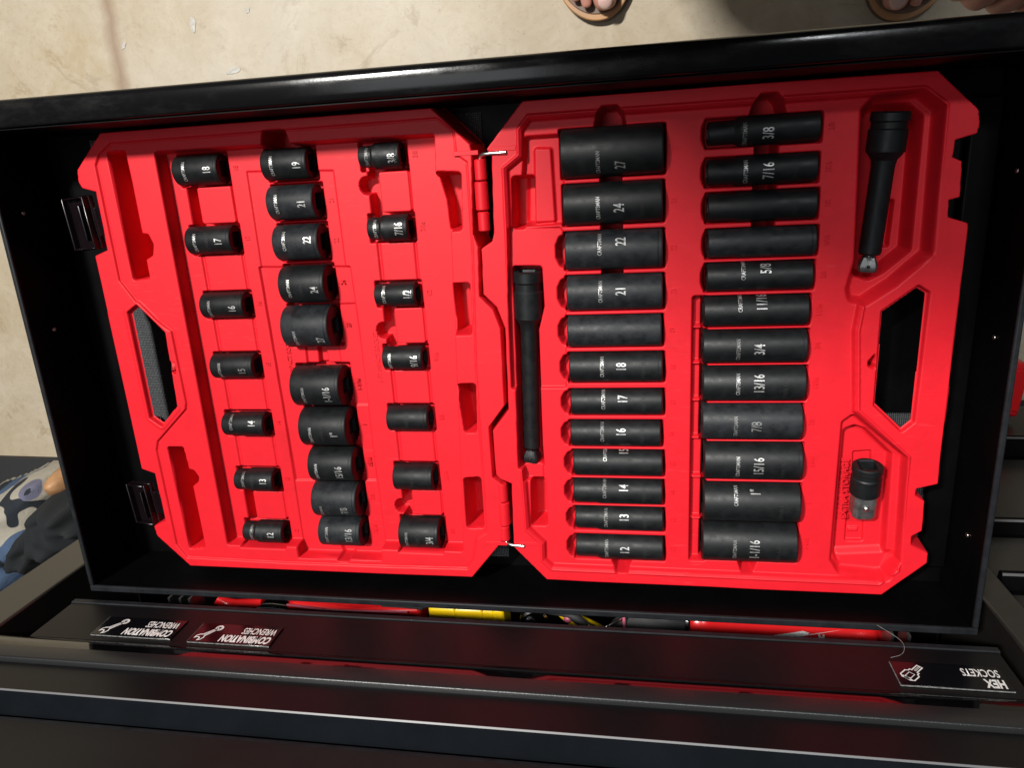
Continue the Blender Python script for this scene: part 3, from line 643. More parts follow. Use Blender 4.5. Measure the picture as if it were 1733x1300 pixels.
hinge([(-121.9,-272.6)[0], (-121.6,-295.8)[0], (-122.2,-313.6)[0]], hy([[(-121.4,-265.7),(-122.5,-283.0)], [(-120.9,-284.1),(-122.3,-306.4)], [(-121.3,-307.6),(-122.1,-321.9)]]), (-122.1,-321.9)[1], 18, False)
for (x, y) in ((-132.8,15.0), (-103.2,16.7), (-129.9,-324.2), (-99.5,-323.7)):
    bm = bmesh.new(); box(bm, -.010, .010, -.0018, .0018, 0, .0006); 
    o = fin(bm, 'hinge_slot_rib', 'red', case, bevel=.0005); o.location = (x * MM, y * MM, .0448)
# latches on the outer edge of the left tray
def latch(c, ang, ln, wd):
    t = bpy.data.objects.new('latch', None); COL.objects.link(t); t.parent = case; t.location = (c[0] * MM, c[1] * MM, 0.030); t.rotation_euler = (0, R(-14), R(ang))
    bm = bmesh.new()
    w, l = wd / 2, ln / 2
    box(bm, -w, w, -l, l, 0, 0.006)
    b = fin(bm, 'latch_plate', 'latch', t, bevel=.002)
    bm = bmesh.new()
    for a in ((-w, -w + .003, -l, l), (w - .003, w, -l, l), (-w + .003, w - .003, l - .003, l), (-w + .003, w - .003, -l, -l + .003)):
        box(bm, a[0] + .0007, a[1] - (.0007 if a[1] > 0 and a[0] > 0 else 0), a[2] + .0007, a[3] - .0007, 0.006, 0.0115)
    fin(bm, 'latch_rim', 'latch', t, bevel=.0012)
    bm = bmesh.new(); box(bm, w - .0080, w - .0065, -l + .008, l - .008, .0061, .0125); fin(bm, 'latch_rib', 'latch', t, bevel=.0006)
    bm = bmesh.new(); box(bm, w - .002, w + .010, -l * .55, l * .55, -.004, .004); fin(bm, 'latch_arm', 'latch', t, bevel=.001)
latch((-486.3,-23.8), 3.5, .047, .030)
latch((-486.8,-296.9), 3.5, .044, .028)

# ---------------------------------------------------------------- sockets
NM = {'"': ' inch'}
ordn = ['first', 'second', 'third', 'fourth', 'fifth', 'sixth', 'seventh', 'eighth', 'ninth', 'tenth', 'eleventh', 'twelfth']
cnt = {}
WORN = {('R', '22'), ('R', '7/8'), ('R', '21'), ('L', '7/8'), ('L', '13/16'), ('R', '19'), ('L', '27'), ('L', '21'), ('L', '22'), ('R', '9/16')}
HOLE = {('L', '5/8'): (-191.3,-198.0), ('L', '1-1/16'): (-266.4,-159.1), ('L', '1"'): (-266.9,-200.3), ('R', '9/16'): (118.9,-52.7), ('R', '13/16'): (115.1,-158.2), ('R', '5/8'): (117.9,-96.8), ('R', '17'): (9.4,-197.2)}
STAMP = {('L', '17'), ('L', '13'), ('L', '12'), ('L', '22'), ('L', '24'), ('L', '27'), ('L', '1"'), ('L', '7/8'), ('L', '13/16'), ('L', '3/8'), ('L', '7/16'), ('L', '5/8'), ('L', '11/16'), ('L', '3/4'),
         ('R', '24'), ('R', '22'), ('R', '17'), ('R', '16'), ('R', '14'), ('R', '13'), ('R', '12'), ('R', '7/16'), ('R', '1/2'), ('R', '13/16'), ('R', '15/16'), ('R', '1"'), ('R', '1-1/16'), ('R', '18')}
def smooth_prof(L_, r, r1, nose, deep):
    """outer outline of a socket: x from the wrench end (left) to the drive end (right)"""
    c = 1.3
    p = [(0, r1 - c), (c * .3, r1 - c * .35), (c, r1)]
    if r1 < r - .05: p += [(nose, r1), (nose + (4 if deep else 2.5), r)]
    p += [(L_ - c * .8, r), (L_ - c * .25, r - c * .3), (L_, r - c)]
    return p
for s in SOCK:
    x0, x1, yc, r, za = sgeo(s)
    deep = s[0] == 'R'; size = s[2]
    k = (s[0], s[1]); cnt[k] = cnt.get(k, 0) + 1
    o_ = ordn[cnt[k] - 1]
    colname = {('L', 1): 'left column of left tray', ('L', 2): 'middle column of left tray', ('L', 3): 'right column of left tray',
               ('R', 1): 'left column of right tray', ('R', 2): 'right column of right tray'}[k]
    shown = size.replace('"', ' inch')
    kindw = 'deep' if deep else 'short'
    if s[5] is None: lab = 'plain black %s socket, no white print, %s from top in %s' % (kindw, o_, colname)
    else: lab = 'black %s socket printed %s, %s from top in %s' % (kindw, shown, o_, colname)
    t = thing('deep_socket' if deep else 'short_socket', lab, 'socket', (x0 * MM, yc * MM, za * MM), (0, 0, R(0.7 if deep and cnt[k] < 3 else 0)), 'deep sockets in the right tray' if deep else 'short sockets in the left tray')
    Ls = (x1 - x0) * MM; rr = r * MM
    small = size in ('12', '13', '14', '15', '16', '3/8', '7/16', '1/2', '9/16')
    r1 = rr * ({'3/8': .80, '7/16': .86, '1/2': .90, '9/16': .95, '12': .86, '13': .90, '14': .94}.get(size, 1.0)) if small else rr
    nose = Ls * (.24 if deep else .30)
    pr_ = smooth_prof(Ls / MM, rr / MM, r1 / MM, nose / MM, deep)
    bm = bmesh.new()
    ri = rr / MM * .62; r1m = r1 / MM
    bore = [(12.0 if not deep else 22.0, 1.0), (12.0 if not deep else 22.0, hexa(r1m * .60)), (1.2, hexa(r1m * .62)), (0.0, hexa(r1m * .68))]
    dr = min(6.4, ri * .8) if not deep else 6.4
    back = [(Ls / MM, square(dr + .5)), (Ls / MM - 1.0, square(dr)), (Ls / MM - 12, square(dr)), (Ls / MM - 12, 1.0)]
    prof = [(x * MM, (q * MM) if not callable(q) else (lambda t, f=q: f(t) * MM)) for x, q in bore + pr_ + back]
    lathe(bm, prof, 48)
    fin(bm, 'socket_body', 'socket_worn' if (s[0], size) in WORN else 'socket', t, smooth=True, auto=28)
    # a turned ring near the drive end
    if (not deep and size != '21') or size in ('9/16', '15/16', '3/4', '18', '22'):
        bm = bmesh.new(); xx = Ls - .0035
        lathe(bm, [(xx - .0006, rr * .99), (xx - .0004, rr + .00022), (xx + .0004, rr + .00022), (xx + .0006, rr * .99)], 48)
        fin(bm, 'turned_ring', 'edge', t, smooth=True, auto=40)
    def place(pt):
        y = (pt[1] - yc) / r; return (pt[0] - x0) * MM, math.asin(max(-.9, min(.9, y)))
    # print: number and maker's name round the barrel
    if s[5] is not None:
        x, a = place(s[5])
        txt = size
        big = .0098 if not deep else .0112
        dim = (s[0], size) in {('L', '7/8'), ('R', '27'), ('R', '7/8'), ('L', '15'), ('L', '13/16')}
        fin(wrap_text(txt, big, rr, x, a, bold=0.00012, xs=0.62), 'size_print', 'print_dim' if dim else 'etched', t)
        if s[6] is not None:
            x, a = place(s[6])
            fin(wrap_text('CRAFTSMAN', .0040 if not deep else .0044, rr if x > nose else (rr + r1) / 2 if x > nose * .9 else r1, x, a, bold=0.00004, xs=0.72), 'maker_print', 'print_dim' if dim or size in ('12', '13', '3/8', '3/4', '14', '16', '1-1/16') else 'etched', t)
    # dark stamped lettering
    if (s[0], size) in STAMP:
        h = sum(ord(c) * 7 for c in size + s[0]) % 7
        xs_ = Ls * (.50 if not deep else .80); a = (-.5, .1, .55, -.2, .7, -.65, .3)[h]
        fin(wrap_text('CRAFTSMAN ' + size.replace('"', ''), .0050, rr, xs_, a, lift=.00012, xs=0.8), 'stamped_lettering', 'stamp', t)
    if (s[0], size) in HOLE:
        pt = HOLE[(s[0], size)]; x, a = place(pt)
        bm = bmesh.new(); ccx = []
        for i in range(20):
            q = 2 * math.pi * i / 20; ccx.append((x + .0016 * math.cos(q), a + .0016 * math.sin(q) / rr))
        vs = [bm.verts.new((u, math.sin(w_) * (rr + .00015), math.cos(w_) * (rr + .00015))) for u, w_ in ccx]
        bm.faces.new(vs[::-1]); fin(bm, 'pin_hole', 'bore', t)

# ---------------------------------------------------------------- extension bars and adapter (lathed along X, then turned)
def aim(o, a, b):
    """put an X-lathed thing with its origin at a, its +X axis running to b"""
    a = Vector(a); b = Vector(b); o.location = a
    o.rotation_euler = (b - a).to_track_quat('X', 'Z').to_euler()
def bar(label, a, b, Rh, Lh, Rs, tip_m):
    L_ = (Vector(b) - Vector(a)).length / MM
    t = thing('extension_bar', label, 'extension bar')
    bm = bmesh.new()
    sq = lambda f: (lambda th: f(th) * MM)
    prof = [(10, 1), (10, square(6.3)), (1, square(6.5)), (0, square(7)), (0, Rh - 1.2), (1, Rh), (Lh * .22, Rh), (Lh * .26, Rh - 1.1), (Lh * .40, Rh - 1.1), (Lh * .44, Rh), (Lh - 1, Rh), (Lh, Rh - .8), (Lh + 5, Rs + .7), (Lh + 10, Rs), (L_ - 15, Rs), (L_ - 13.5, Rs - 1.0)]
    lathe(bm, [(x * MM, q * MM if not callable(q) else sq(q)) for x, q in prof], 48)
    fin(bm, 'bar_shaft', 'socket', t, smooth=True, auto=28)
    bm = bmesh.new()
    prof = [(L_ - 14, 4.2), (L_ - 12, 4.2), (L_ - 11.5, square(4.6)), (L_ - 6.5, square(6.6)), (L_ - 4, square(6.9)), (L_ - 1, square(6.0)), (L_, square(4.5))]
    lathe(bm, [(x * MM, q * MM if not callable(q) else sq(q)) for x, q in prof], 48)
    bmesh.ops.rotate(bm, verts=bm.verts, matrix=Matrix.Rotation(R(14), 3, 'X'))
    fin(bm, 'square_tip', tip_m, t, smooth=True, auto=28)
    bm = bmesh.new(); bmesh.ops.create_uvsphere(bm, u_segments=12, v_segments=8, radius=.0016, matrix=Matrix.Translation(((L_ - 5) * MM, -.0012, .0058)))
    fin(bm, 'detent_ball', 'bore', t, smooth=True)
    aim(t, a, b)
    return t
p1, p2 = [(-90.4,-79.2),(-95.2,-249.4)]
bar('long black extension bar standing upright in the channel beside the 22 deep socket', (p1[0] * MM, p1[1] * MM, .034), (p2[0] * MM, p2[1] * MM, .030), 11.8, 40, 7.2, 'socket')
p1, p2 = [(175.8,25.3),(170.7,-89.4)]
bar('shorter black extension bar leaning in the upper right recess', (p1[0] * MM, p1[1] * MM, .038), (p2[0] * MM, p2[1] * MM, .030), 13.2, 28, 8.0, 'tip')
t = thing('socket_adapter', 'stubby grey and black square drive adapter lying in the extra storage recess', 'adapter')
bm = bmesh.new(); sq = lambda f: (lambda th: f(th) * MM)
prof = [(11, 1), (11, square(6.3)), (1, square(6.6)), (0, square(7.6)), (0, 10.6), (1, 11.7), (5.5, 11.8), (6.5, 11.0), (10, 11.0), (11.2, 11.7), (26, 11.7), (27, 10.8), (27.4, 8)]
lathe(bm, [(x * MM, q * MM if not callable(q) else sq(q)) for x, q in prof], 48); fin(bm, 'adapter_body', 'socket', t, smooth=True, auto=28)
bm = bmesh.new(); prof = [(26, 5), (26.2, square(9.0, 1.2)), (46, square(9.0, 1.2)), (48, square(8.0, 1.2)), (48.6, square(6))]
lathe(bm, [(x * MM, q * MM if not callable(q) else sq(q)) for x, q in prof], 48); fin(bm, 'square_drive', 'drive', t, smooth=True, auto=28)
bm = bmesh.new(); bmesh.ops.create_uvsphere(bm, u_segments=20, v_segments=12, radius=.0030, matrix=Matrix.Translation((.0365, 0, .0082)))
fin(bm, 'detent_ball', 'steel', t, smooth=True)
p1, p2 = [(180.0,-243.2),(180.7,-287.1)]
aim(t, (p1[0] * MM, p1[1] * MM, .043), (p2[0] * MM, p2[1] * MM, .036))

# ---------------------------------------------------------------- the open drawer
XL, XR, YB, YF = -0.5375, 0.2615, -0.3735, 0.0535
ZR = 0.070
ZL = 0.100      # the front stands higher than the sides
ch = thing('tool_chest', 'black steel tool chest with one drawer pulled out under the red socket case', 'tool chest', (0, 0, 0))
dw = bpy.data.objects.new('tool_drawer', None); COL.objects.link(dw); dw.parent = ch; dw['label'] = 'wide black steel drawer pulled fully out'
bm = bmesh.new(); box(bm, XL - .002, XR + .002, YB, YF, -.006, -.0012); fin(bm, 'drawer_bottom', 'paint_in', dw)
(lx, ly) = (256.3,-283.9); (_, l1) = (216.2,-214.2)
bm = bmesh.new(); box(bm, XL + .045, -.128, YB + .010, YF - .006, -.0010, .0006); fin(bm, 'woven_liner', 'liner', dw)
bm = bmesh.new(); box(bm, -.105, lx * MM, YB + .016, l1 * MM, -.0010, .0006); fin(bm, 'woven_liner', 'liner', dw)
def wall(x0, x1, y0, y1, name='drawer_wall'):
    bm = bmesh.new(); box(bm, x0, x1, y0, y1, -.006, ZR - .0025); return fin(bm, name, 'paint_in', dw, bevel=.0008)
wall(XL - .001, XL, YB, YF); wall(XR, XR + .001, YB, YF); wall(XL - .001, XR + .001, YB - .001, YB)
def rim(x0, x1, y0, y1):
    bm = bmesh.new(); box(bm, x0, x1, y0, y1, ZR - .0035, ZR); return fin(bm, 'folded_rim', 'edge', dw, bevel=.0012)
rim(XL - .004, XL + .0005, YB + .001, YF - .002); rim(XR - .0005, XR + .004, YB + .001, YF - .002); rim(XL - .004, XR + .004, YB - .0055, YB + .0008)
# front: wide flange with a rolled outer nose
bm = bmesh.new()
prof = [(YF, -.02), (YF, ZL - .004), (YF + .0010, ZL - .001), (YF + .0025, ZL), (YF + .0165, ZL + .0006), (YF + .0190, ZL - .0004), (YF + .0208, ZL - .0030), (YF + .0215, ZL - .0070), (YF + .0215, ZL - .020), (YF + .020, ZL - .024), (YF + .012, ZL - .024), (YF + .010, ZL - .030), (YF + .010, -.03), (YF + .002, -.03)]
XA, XB = XL - .03, XR + .03
a = [bm.verts.new((XA, y, z)) for y, z in prof]; b = [bm.verts.new((XB, y, z)) for y, z in prof]
n = len(prof)
for i in range(n): bm.faces.new((a[i], a[(i + 1) % n], b[(i + 1) % n], b[i]))
bm.faces.new(a[::-1]); bm.faces.new(b); bmesh.ops.recalc_face_normals(bm, faces=bm.faces)
fin(bm, 'drawer_front', 'flange', dw, smooth=True, auto=40)
bm = bmesh.new(); box(bm, XL, XR, YF - .0012, YF - .0004, -.005, ZL - .0035); fin(bm, 'front_inner_panel', 'paint_in', dw)  # matte dark sheet added to keep red spill off the front's inside
# rivets in the side walls and bottom
def rivet(x, y, z, ax):
    bm = bmesh.new(); bmesh.ops.create_uvsphere(bm, u_segments=14, v_segments=8, radius=.0021)
    bmesh.ops.scale(bm, vec=((.5, 1, 1) if ax == 'x' else (1, 1, .5)), verts=bm.verts)
    fin(bm, 'rivet', 'steel', dw, smooth=True).location = (x, y, z)
for px in ((-.012, .045), (-.118, .042)): rivet(XL + .0006, px[0], px[1], 'x')
for px in ((-.02, .040), (-.14, .040), (-.305, .040)): rivet(XR - .0006, px[0], px[1], 'x')
# long black side stiffeners
bm = bmesh.new(); box(bm, XR - .022, XR - .0005, YB + .02, YF - .02, 0, .010); fin(bm, 'side_channel', 'paint_in', dw, bevel=.002)

# ---------------------------------------------------------------- the chest behind
YC = -.379
M['ceiling_tint'] = mat('ceiling_tinted_enamel', (0.0052, 0.0062, 0.0078), 0.7, spec=0.0, var=0.2, vscale=14)  # bluish base colour stands in for the ceiling's reflection on the slope
M['face'] = mat('dusty_black_face', (0.009, 0.0086, 0.0082), 0.5, spec=0.2, var=0.2, vscale=14)
M['nose'] = mat('rough_black_nose', (0.012, 0.0125, 0.013), 0.32, spec=0.4, bump=0.3, bscale=900)
M['edge2'] = mat('pale_grey_edge', (0.09, 0.09, 0.092), 0.4)
def fpost(x0, x1, z0, z1, name='corner_post'):
    bm = bmesh.new(); box(bm, x0, x1, YC - .4, YC, z0, z1); return fin(bm, name, 'satin', ch, bevel=.002)
M['satin'] = mat('satin_black_post', (0.012, 0.011, 0.010), 0.30, spec=0.6, ior=1.6, var=0.15, vscale=40)
M['mirror'] = mat('glossy_black_enamel', (0.0025, 0.0025, 0.003), 0.07, spec=0.5, ior=1.5, var=0.3, vscale=12)
M['enamel'] = mat('satin_black_enamel', (0.004, 0.004, 0.0045), 0.40, spec=0.22, ior=1.5, bump=0.04, bscale=500, var=0.2, vscale=14)
M['enamel2'] = mat('smooth_black_enamel', (0.004, 0.004, 0.0045), 0.36, spec=0.25, ior=1.5, var=0.2, vscale=14)
fpost(-.640, -.589, FZ + .02, .140); fpost(.292, .319, FZ + .02, .140)
bm = bmesh.new(); box(bm, -.585, .288, YC - .42, YC - .40, FZ + .03, .145); fin(bm, 'back_panel', 'paint_in', ch)
bm = bmesh.new(); box(bm, -.588, .291, YC - .40, YC - .010, FZ + .03, -.10); fin(bm, 'lower_body', 'paint_in', ch)
bm = bmesh.new(); box(bm, -.588, .291, YC - .40, YC - .013, .1425, .146); fin(bm, 'light_leak_cover', 'paint_in', ch)  # unseen cover added to stop light leaking into the open chest
# flat front strip of the drawer above, carrying the magnetic labels
def sweep(name, prof, x0, x1, m, auto=40, parent=None):
    bm = bmesh.new(); a = [bm.verts.new((x0, y, z)) for y, z in prof]; b = [bm.verts.new((x1, y, z)) for y, z in prof]; n = len(prof)
    for i in range(n): bm.faces.new((a[i], a[(i + 1) % n], b[(i + 1) % n], b[i]))
    bm.faces.new(a[::-1]); bm.faces.new(b); bmesh.ops.recalc_face_normals(bm, faces=bm.faces)
    return fin(bm, name, m, parent or ch, smooth=True, auto=auto)
sweep('upper_drawer_front', [(YC, .0905), (YC, .1424), (YC - .012, .1424), (YC - .012, .0905)], -.545, .272, 'enamel')
sweep('front_lip', [(YC - .0005, .0845), (YC + .001, .0850), (YC + .0012, .0900), (YC, .0905), (YC - .010, .0905), (YC - .010, .0845)], -.546, .273, 'edge')
sweep('pull_handle', [(YC - .0002, .1425), (YC + .0025, .1480), (YC + .0050, .1560), (YC + .0062, .1605), (YC + .0070, .1640), (YC - .014, .1640), (YC - .014, .1425)], -.66, .33, 'mirror', 25)
sweep('handle_nose', [(YC + .0071, .1641), (YC + .0078, .1690), (YC + .0078, .1788), (YC + .0074, .1800), (YC + .0064, .1806), (YC + .0035, .1808), (YC - .010, .1808), (YC - .014, .1641)], -.66, .33, 'nose', 50)
sweep('upper_panel', [(YC + .003, .1812), (YC + .003, .2110), (YC + .0018, .2123), (YC - .010, .2123), (YC - .010, .1812)], -.66, .33, 'enamel2', 40)
sweep('upper_slope', [(YC + .0018, .2124), (YC - .0105, .2215), (YC - .0135, .2220), (YC - .03, .2220), (YC - .03, .2124)], -.66, .33, 'ceiling_tint', 40)
sweep('top_lip', [(YC - .012, .2255), (YC - .0095, .2270), (YC - .0090, .2300), (YC - .0090, .2305), (YC - .03, .2305), (YC - .03, .2255)], -.66, .33, 'edge', 40)
sweep('top_front', [(YC - .0090, .2308), (YC - .0090, .330), (YC - .03, .330), (YC - .03, .2308)], -.66, .33, 'face', 40)
sweep('panel_edge', [(YC + .0019, .2124), (YC + .0026, .2118), (YC + .0032, .2113), (YC + .0034, .2119), (YC + .0024, .2128)], -.66, .33, 'edge2', 40)  # paler strip standing in for light along the panel's bevel
# slide rails seen in the dark gap
for x in (-.500, -.487, -.476, .222, .236):
    bm = bmesh.new(); box(bm, -.0012, .0012, -.30, .02, -.012, .012); fin(bm, 'slide_rail', 'tip', ch).location = (x, YC - .06, .005)

# lower drawer whose contents show through the gap behind the open drawer
ld = bpy.data.objects.new('lower_drawer', None); COL.objects.link(ld); ld.parent = ch
bm = bmesh.new(); box(bm, -.56, .27, -.74, YC - .012, -.062, -.060); fin(bm, 'drawer_bottom', 'paint_in', ld)
for x in (-.561, .271):
    bm = bmesh.new(); box(bm, x - .001, x + .001, -.74, YC - .012, -.060, -.012); fin(bm, 'drawer_wall', 'paint_in', ld)
bm = bmesh.new(); box(bm, -.56, .27, YC - .012, YC - .010, -.062, -.015); fin(bm, 'drawer_wall', 'paint_in', ld)

# ---------------------------------------------------------------- tools in the lower drawer
GY = -.447
t = thing('pliers', 'red handled pliers lying left of the yellow case behind the drawer', 'pliers', (0, 0, -.030))
for k, (pts, rr) in enumerate([([(-.462, GY + .012, .020), (-.450, GY + .003, .018), (-.425, GY + .006, .020), (-.405, GY + .010, .022)], .0065),
                               ([(-.455, GY - .030, .018), (-.43, GY - .018, .018), (-.40, GY - .006, .020)], .0065)]):
    bm = bmesh.new(); tube(bm, chaikin(pts, 2), rr, 12); fin(bm, 'handle', 'red_gloss', t, smooth=True, auto=60)
bm = bmesh.new(); tube(bm, chaikin([(-.408, GY + .004, .022), (-.395, GY + .006, .024), (-.378, GY + .003, .022)], 2), [.0105] * 9 if False else .009, 12); fin(bm, 'joint', 'chrome', t, smooth=True, auto=60)
t = thing('tool_pouch', 'flat glossy red tool pouch under the drawer edge beside the pliers', 'pouch', (0, 0, -.040))
bm = bmesh.new(); prism(bm, [(-.385, GY - .05), (-.232, GY - .05), (-.228, GY + .016), (-.30, GY + .010), (-.370, GY + .016), (-.388, GY + .004)], 0, .036)
fin(bm, 'pouch_body', 'red_gloss', t, bevel=.004)
bm = bmesh.new(); tube(bm, [(-.375, GY + .014, .038), (-.33, GY + .0105, .039), (-.24, GY + .013, .0385)], .0012, 8); fin(bm, 'seam', 'pink', t, smooth=True)
t = thing('screwdriver', 'dark screwdriver with thin shaft lying in front of the red pouch', 'screwdriver', (0, 0, -.012))
bm = bmesh.new(); tube(bm, [(-.345, GY + .021, .000), (-.27, GY + .019, .0015)], .0028, 10); fin(bm, 'shaft', 'tip', t, smooth=True, auto=60)
bm = bmesh.new(); tube(bm, [(-.272, GY + .019, .0015), (-.268, GY + .019, .002), (-.245, GY + .018, .002), (-.226, GY + .018, .002), (-.222, GY + .018, .002)], [.004, .0062, .0055, .0066, .004], 12); fin(bm, 'grip', 'rubber', t, smooth=True, auto=60)
t = thing('yellow_case', 'bright yellow ribbed plastic case lying in the gap behind the drawer', 'case', (0, 0, -.045))
bm = bmesh.new(); box(bm, -.221, -.140, GY - .045, GY + .016, 0, .036); fin(bm, 'case_shell', 'yellow', t, bevel=.005)
for x in (-.192, -.163):
    bm = bmesh.new(); box(bm, x - .001, x + .001, GY - .040, GY + .0164, .004, .0368); fin(bm, 'case_rib', 'yellow', t, bevel=.0005)
bm = bmesh.new(); prism(bm, [(-.152, GY + .018), (-.139, GY + .019), (-.137, GY - .04), (-.146, GY - .04)], .006, .040); fin(bm, 'case_clip', 'yellow', t, bevel=.003)
t = thing('ratchet', 'chrome ratchet head between the yellow case and the pliers', 'ratchet', (0, 0, -.022))
bm = bmesh.new(); lathe(bm, [(0, .004), (0, .0125), (.002, .0145), (.008, .0145), (.010, .0125), (.010, .006)], 28, mtx((-.110, GY + .004, .006), (R(20), R(-78), 0))); fin(bm, 'ratchet_head', 'chrome', t, smooth=True, auto=35)
bm = bmesh.new(); tube(bm, [(-.104, GY - .006, .004), (-.098, GY - .03, .004), (-.09, GY - .08, .004)], [.007, .0055, .005], 12); fin(bm, 'ratchet_handle', 'chrome', t, smooth=True)
bm = bmesh.new(); lathe(bm, [(0, .001), (0, .006), (.003, .006), (.003, .001)], 20, mtx((-.112, GY + .005, .016), (R(20), R(-78), 0))); fin(bm, 'selector_disc', 'bore', t, smooth=True, auto=35)
t = thing('utility_knife', 'yellow and black folding knife with a pink dot beside the ratchet', 'knife', (0, 0, -.020))
bm = bmesh.new(); tube(bm, chaikin([(-.085, GY + .018, .0), (-.070, GY + .006, .006), (-.045, GY - .004, .008), (-.025, GY - .02, .006)], 2), .0075, 10); fin(bm, 'knife_handle', 'yellow', t, smooth=True, auto=60)
bm = bmesh.new(); tube(bm, chaikin([(-.096, GY + .015, .004), (-.072, GY + .016, .010), (-.055, GY + .004, .014)], 2), .0050, 10); fin(bm, 'knife_grip', 'rubber', t, smooth=True, auto=60)
bm = bmesh.new(); bmesh.ops.create_uvsphere(bm, u_segments=12, v_segments=8, radius=.0045, matrix=Matrix.Translation((-.0735, GY + .010, .0115))); fin(bm, 'lock_button', 'pink', t, smooth=True)
bm = bmesh.new(); tube(bm, [(-.058, GY + .010, .013), (-.040, GY + .004, .018), (-.020, GY + .014, .012)], .0011, 8); fin(bm, 'wire_clip', 'steel', t, smooth=True)
t = thing('black_pouch', 'lumpy black rubber pouch between the knife and the red battery tool', 'pouch', (0, 0, -.035))
bm = bmesh.new(); bmesh.ops.create_icosphere(bm, subdivisions=4, radius=1)
for v in bm.verts:
    n_ = math.sin(v.co.x * 5) * .06 + math.sin(v.co.y * 7 + v.co.x * 4) * .05
    v.co = Vector((.008 + v.co.x * .042, GY - .012 + v.co.y * .032, .014 + v.co.z * .016)) * (1 + 0) + Vector((0, 0, n_ * .04))
fin(bm, 'pouch_body', 'rubber', t, smooth=True)
bm = bmesh.new(); box(bm, -.019, -.016, GY - .03, GY + .017, .012, .029); fin(bm, 'zip_edge', 'pink', t, bevel=.001)
t = thing('red_battery_tool', 'red power tool body with a white lightning bolt in the gap at right', 'power tool', (0, 0, -.050))
bm = bmesh.new(); prof = [(0, .008), (.001, .0175), (.004, .020), (.020, .020), (.022, .0185), (.160, .0185), (.172, .016), (.180, .010), (.182, .004)]
lathe(bm, prof, 32, mtx((.046, GY + .002, .022), (0, 0, R(-2)))); fin(bm, 'tool_barrel', 'red_gloss', t, smooth=True, auto=40)
bm = bmesh.new(); lathe(bm, [(0, .012), (0, .0190), (.0025, .0190), (.0025, .012)], 28, mtx((.0425, GY + .002, .022))); fin(bm, 'end_ring', 'chrome', t, smooth=True, auto=40)
# lightning mark wraps the barrel a little below its top
def onbar(bm, pts, lift):
    vs = []
    for u, w_ in pts: vs.append(bm.verts.new((.046 + u, GY + .002 - u * .035 + math.sin(.72 - (w_ - .38) * .85) * (.0186 + lift), .022 + math.cos(.72 - (w_ - .38) * .85) * (.0186 + lift))))
    return vs
bm = bmesh.new()
for tri in ([(.070, 1.15), (.106, .62), (.104, .92)], [(.070, 1.15), (.104, .92), (.100, 1.12)], [(.100, 1.02), (.106, .62), (.112, .70)], [(.100, 1.02), (.112, .70), (.110, .80)], [(.100, 1.02), (.110, .80), (.142, .38)]):
    bm.faces.new(onbar(bm, tri, .0007))
fin(bm, 'lightning_mark', 'print', t)
bm = text_bm('M', .008, .0002, 1.0)
for v in bm.verts:
    w_ = .28 - v.co.y / .0186; u = .123 + v.co.x
    v.co = Vector((.046 + u, GY + .002 - u * .035 + math.sin(w_) * .0189, .022 + math.cos(w_) * .0189))
fin(bm, 'letter_mark', 'print', t)

# ---------------------------------------------------------------- magnetic drawer labels
def flat(bm, name, m, parent, o3):
    """put an XY drawing (u right for the reader, v up) on the front face: reader's right is -X"""
    for v in bm.verts: v.co = Vector((-v.co.x, o3 + v.co.z, v.co.y))
    bmesh.ops.recalc_face_normals(bm, faces=bm.faces)
    return fin(bm, name, m, parent)
def ring_poly(bm, pts, w):
    """outline stroke of a closed drawing"""
    n = len(pts); out = inset(pts, -w / 2); inn = inset(pts, w / 2)
    a = [bm.verts.new((x, y, 0)) for x, y in out]; b = [bm.verts.new((x, y, 0)) for x, y in inn]
    for i in range(n): bm.faces.new((a[i], a[(i + 1) % n], b[(i + 1) % n], b[i]))
def label(xc, zc, w, h, lines, icon, lab):
    t = thing('drawer_label', lab, 'drawer label', (xc, YC + .0001, zc), (0, 0, 0), 'magnetic labels on the upper drawer front')
    bm = bmesh.new(); box(bm, -w / 2, w / 2, 0, .0016, -h / 2, h / 2); fin(bm, 'label_plate', 'label', t, bevel=.0003)
    bm = bmesh.new(); box(bm, -w / 2, w / 2, .0004, .0013, h / 2 + .0001, h / 2 + .0003); box(bm, -w / 2 - .0003, -w / 2 - .0001, .0002, .0016, -h / 2, h / 2)
    fin(bm, 'edge_glint', 'print_dim', t)  # pale strips put in for the light caught on the plate's edges
    for (txt, size, u, v, bold, xs) in lines:
        b = text_bm(txt, size, bold, xs, 0.0, .12, 'LEFT')
        for q in b.verts: q.co.x += u; q.co.y += v
        flat(b, 'lettering', 'print', t, .00185)
    bm = bmesh.new()
    icon(bm)
    flat(bm, 'pictogram', 'print', t, .0019)
def rot2(pts, a, c):
    return [(x * math.cos(a) - y * math.sin(a) + c[0], x * math.sin(a) + y * math.cos(a) + c[1]) for x, y in pts]
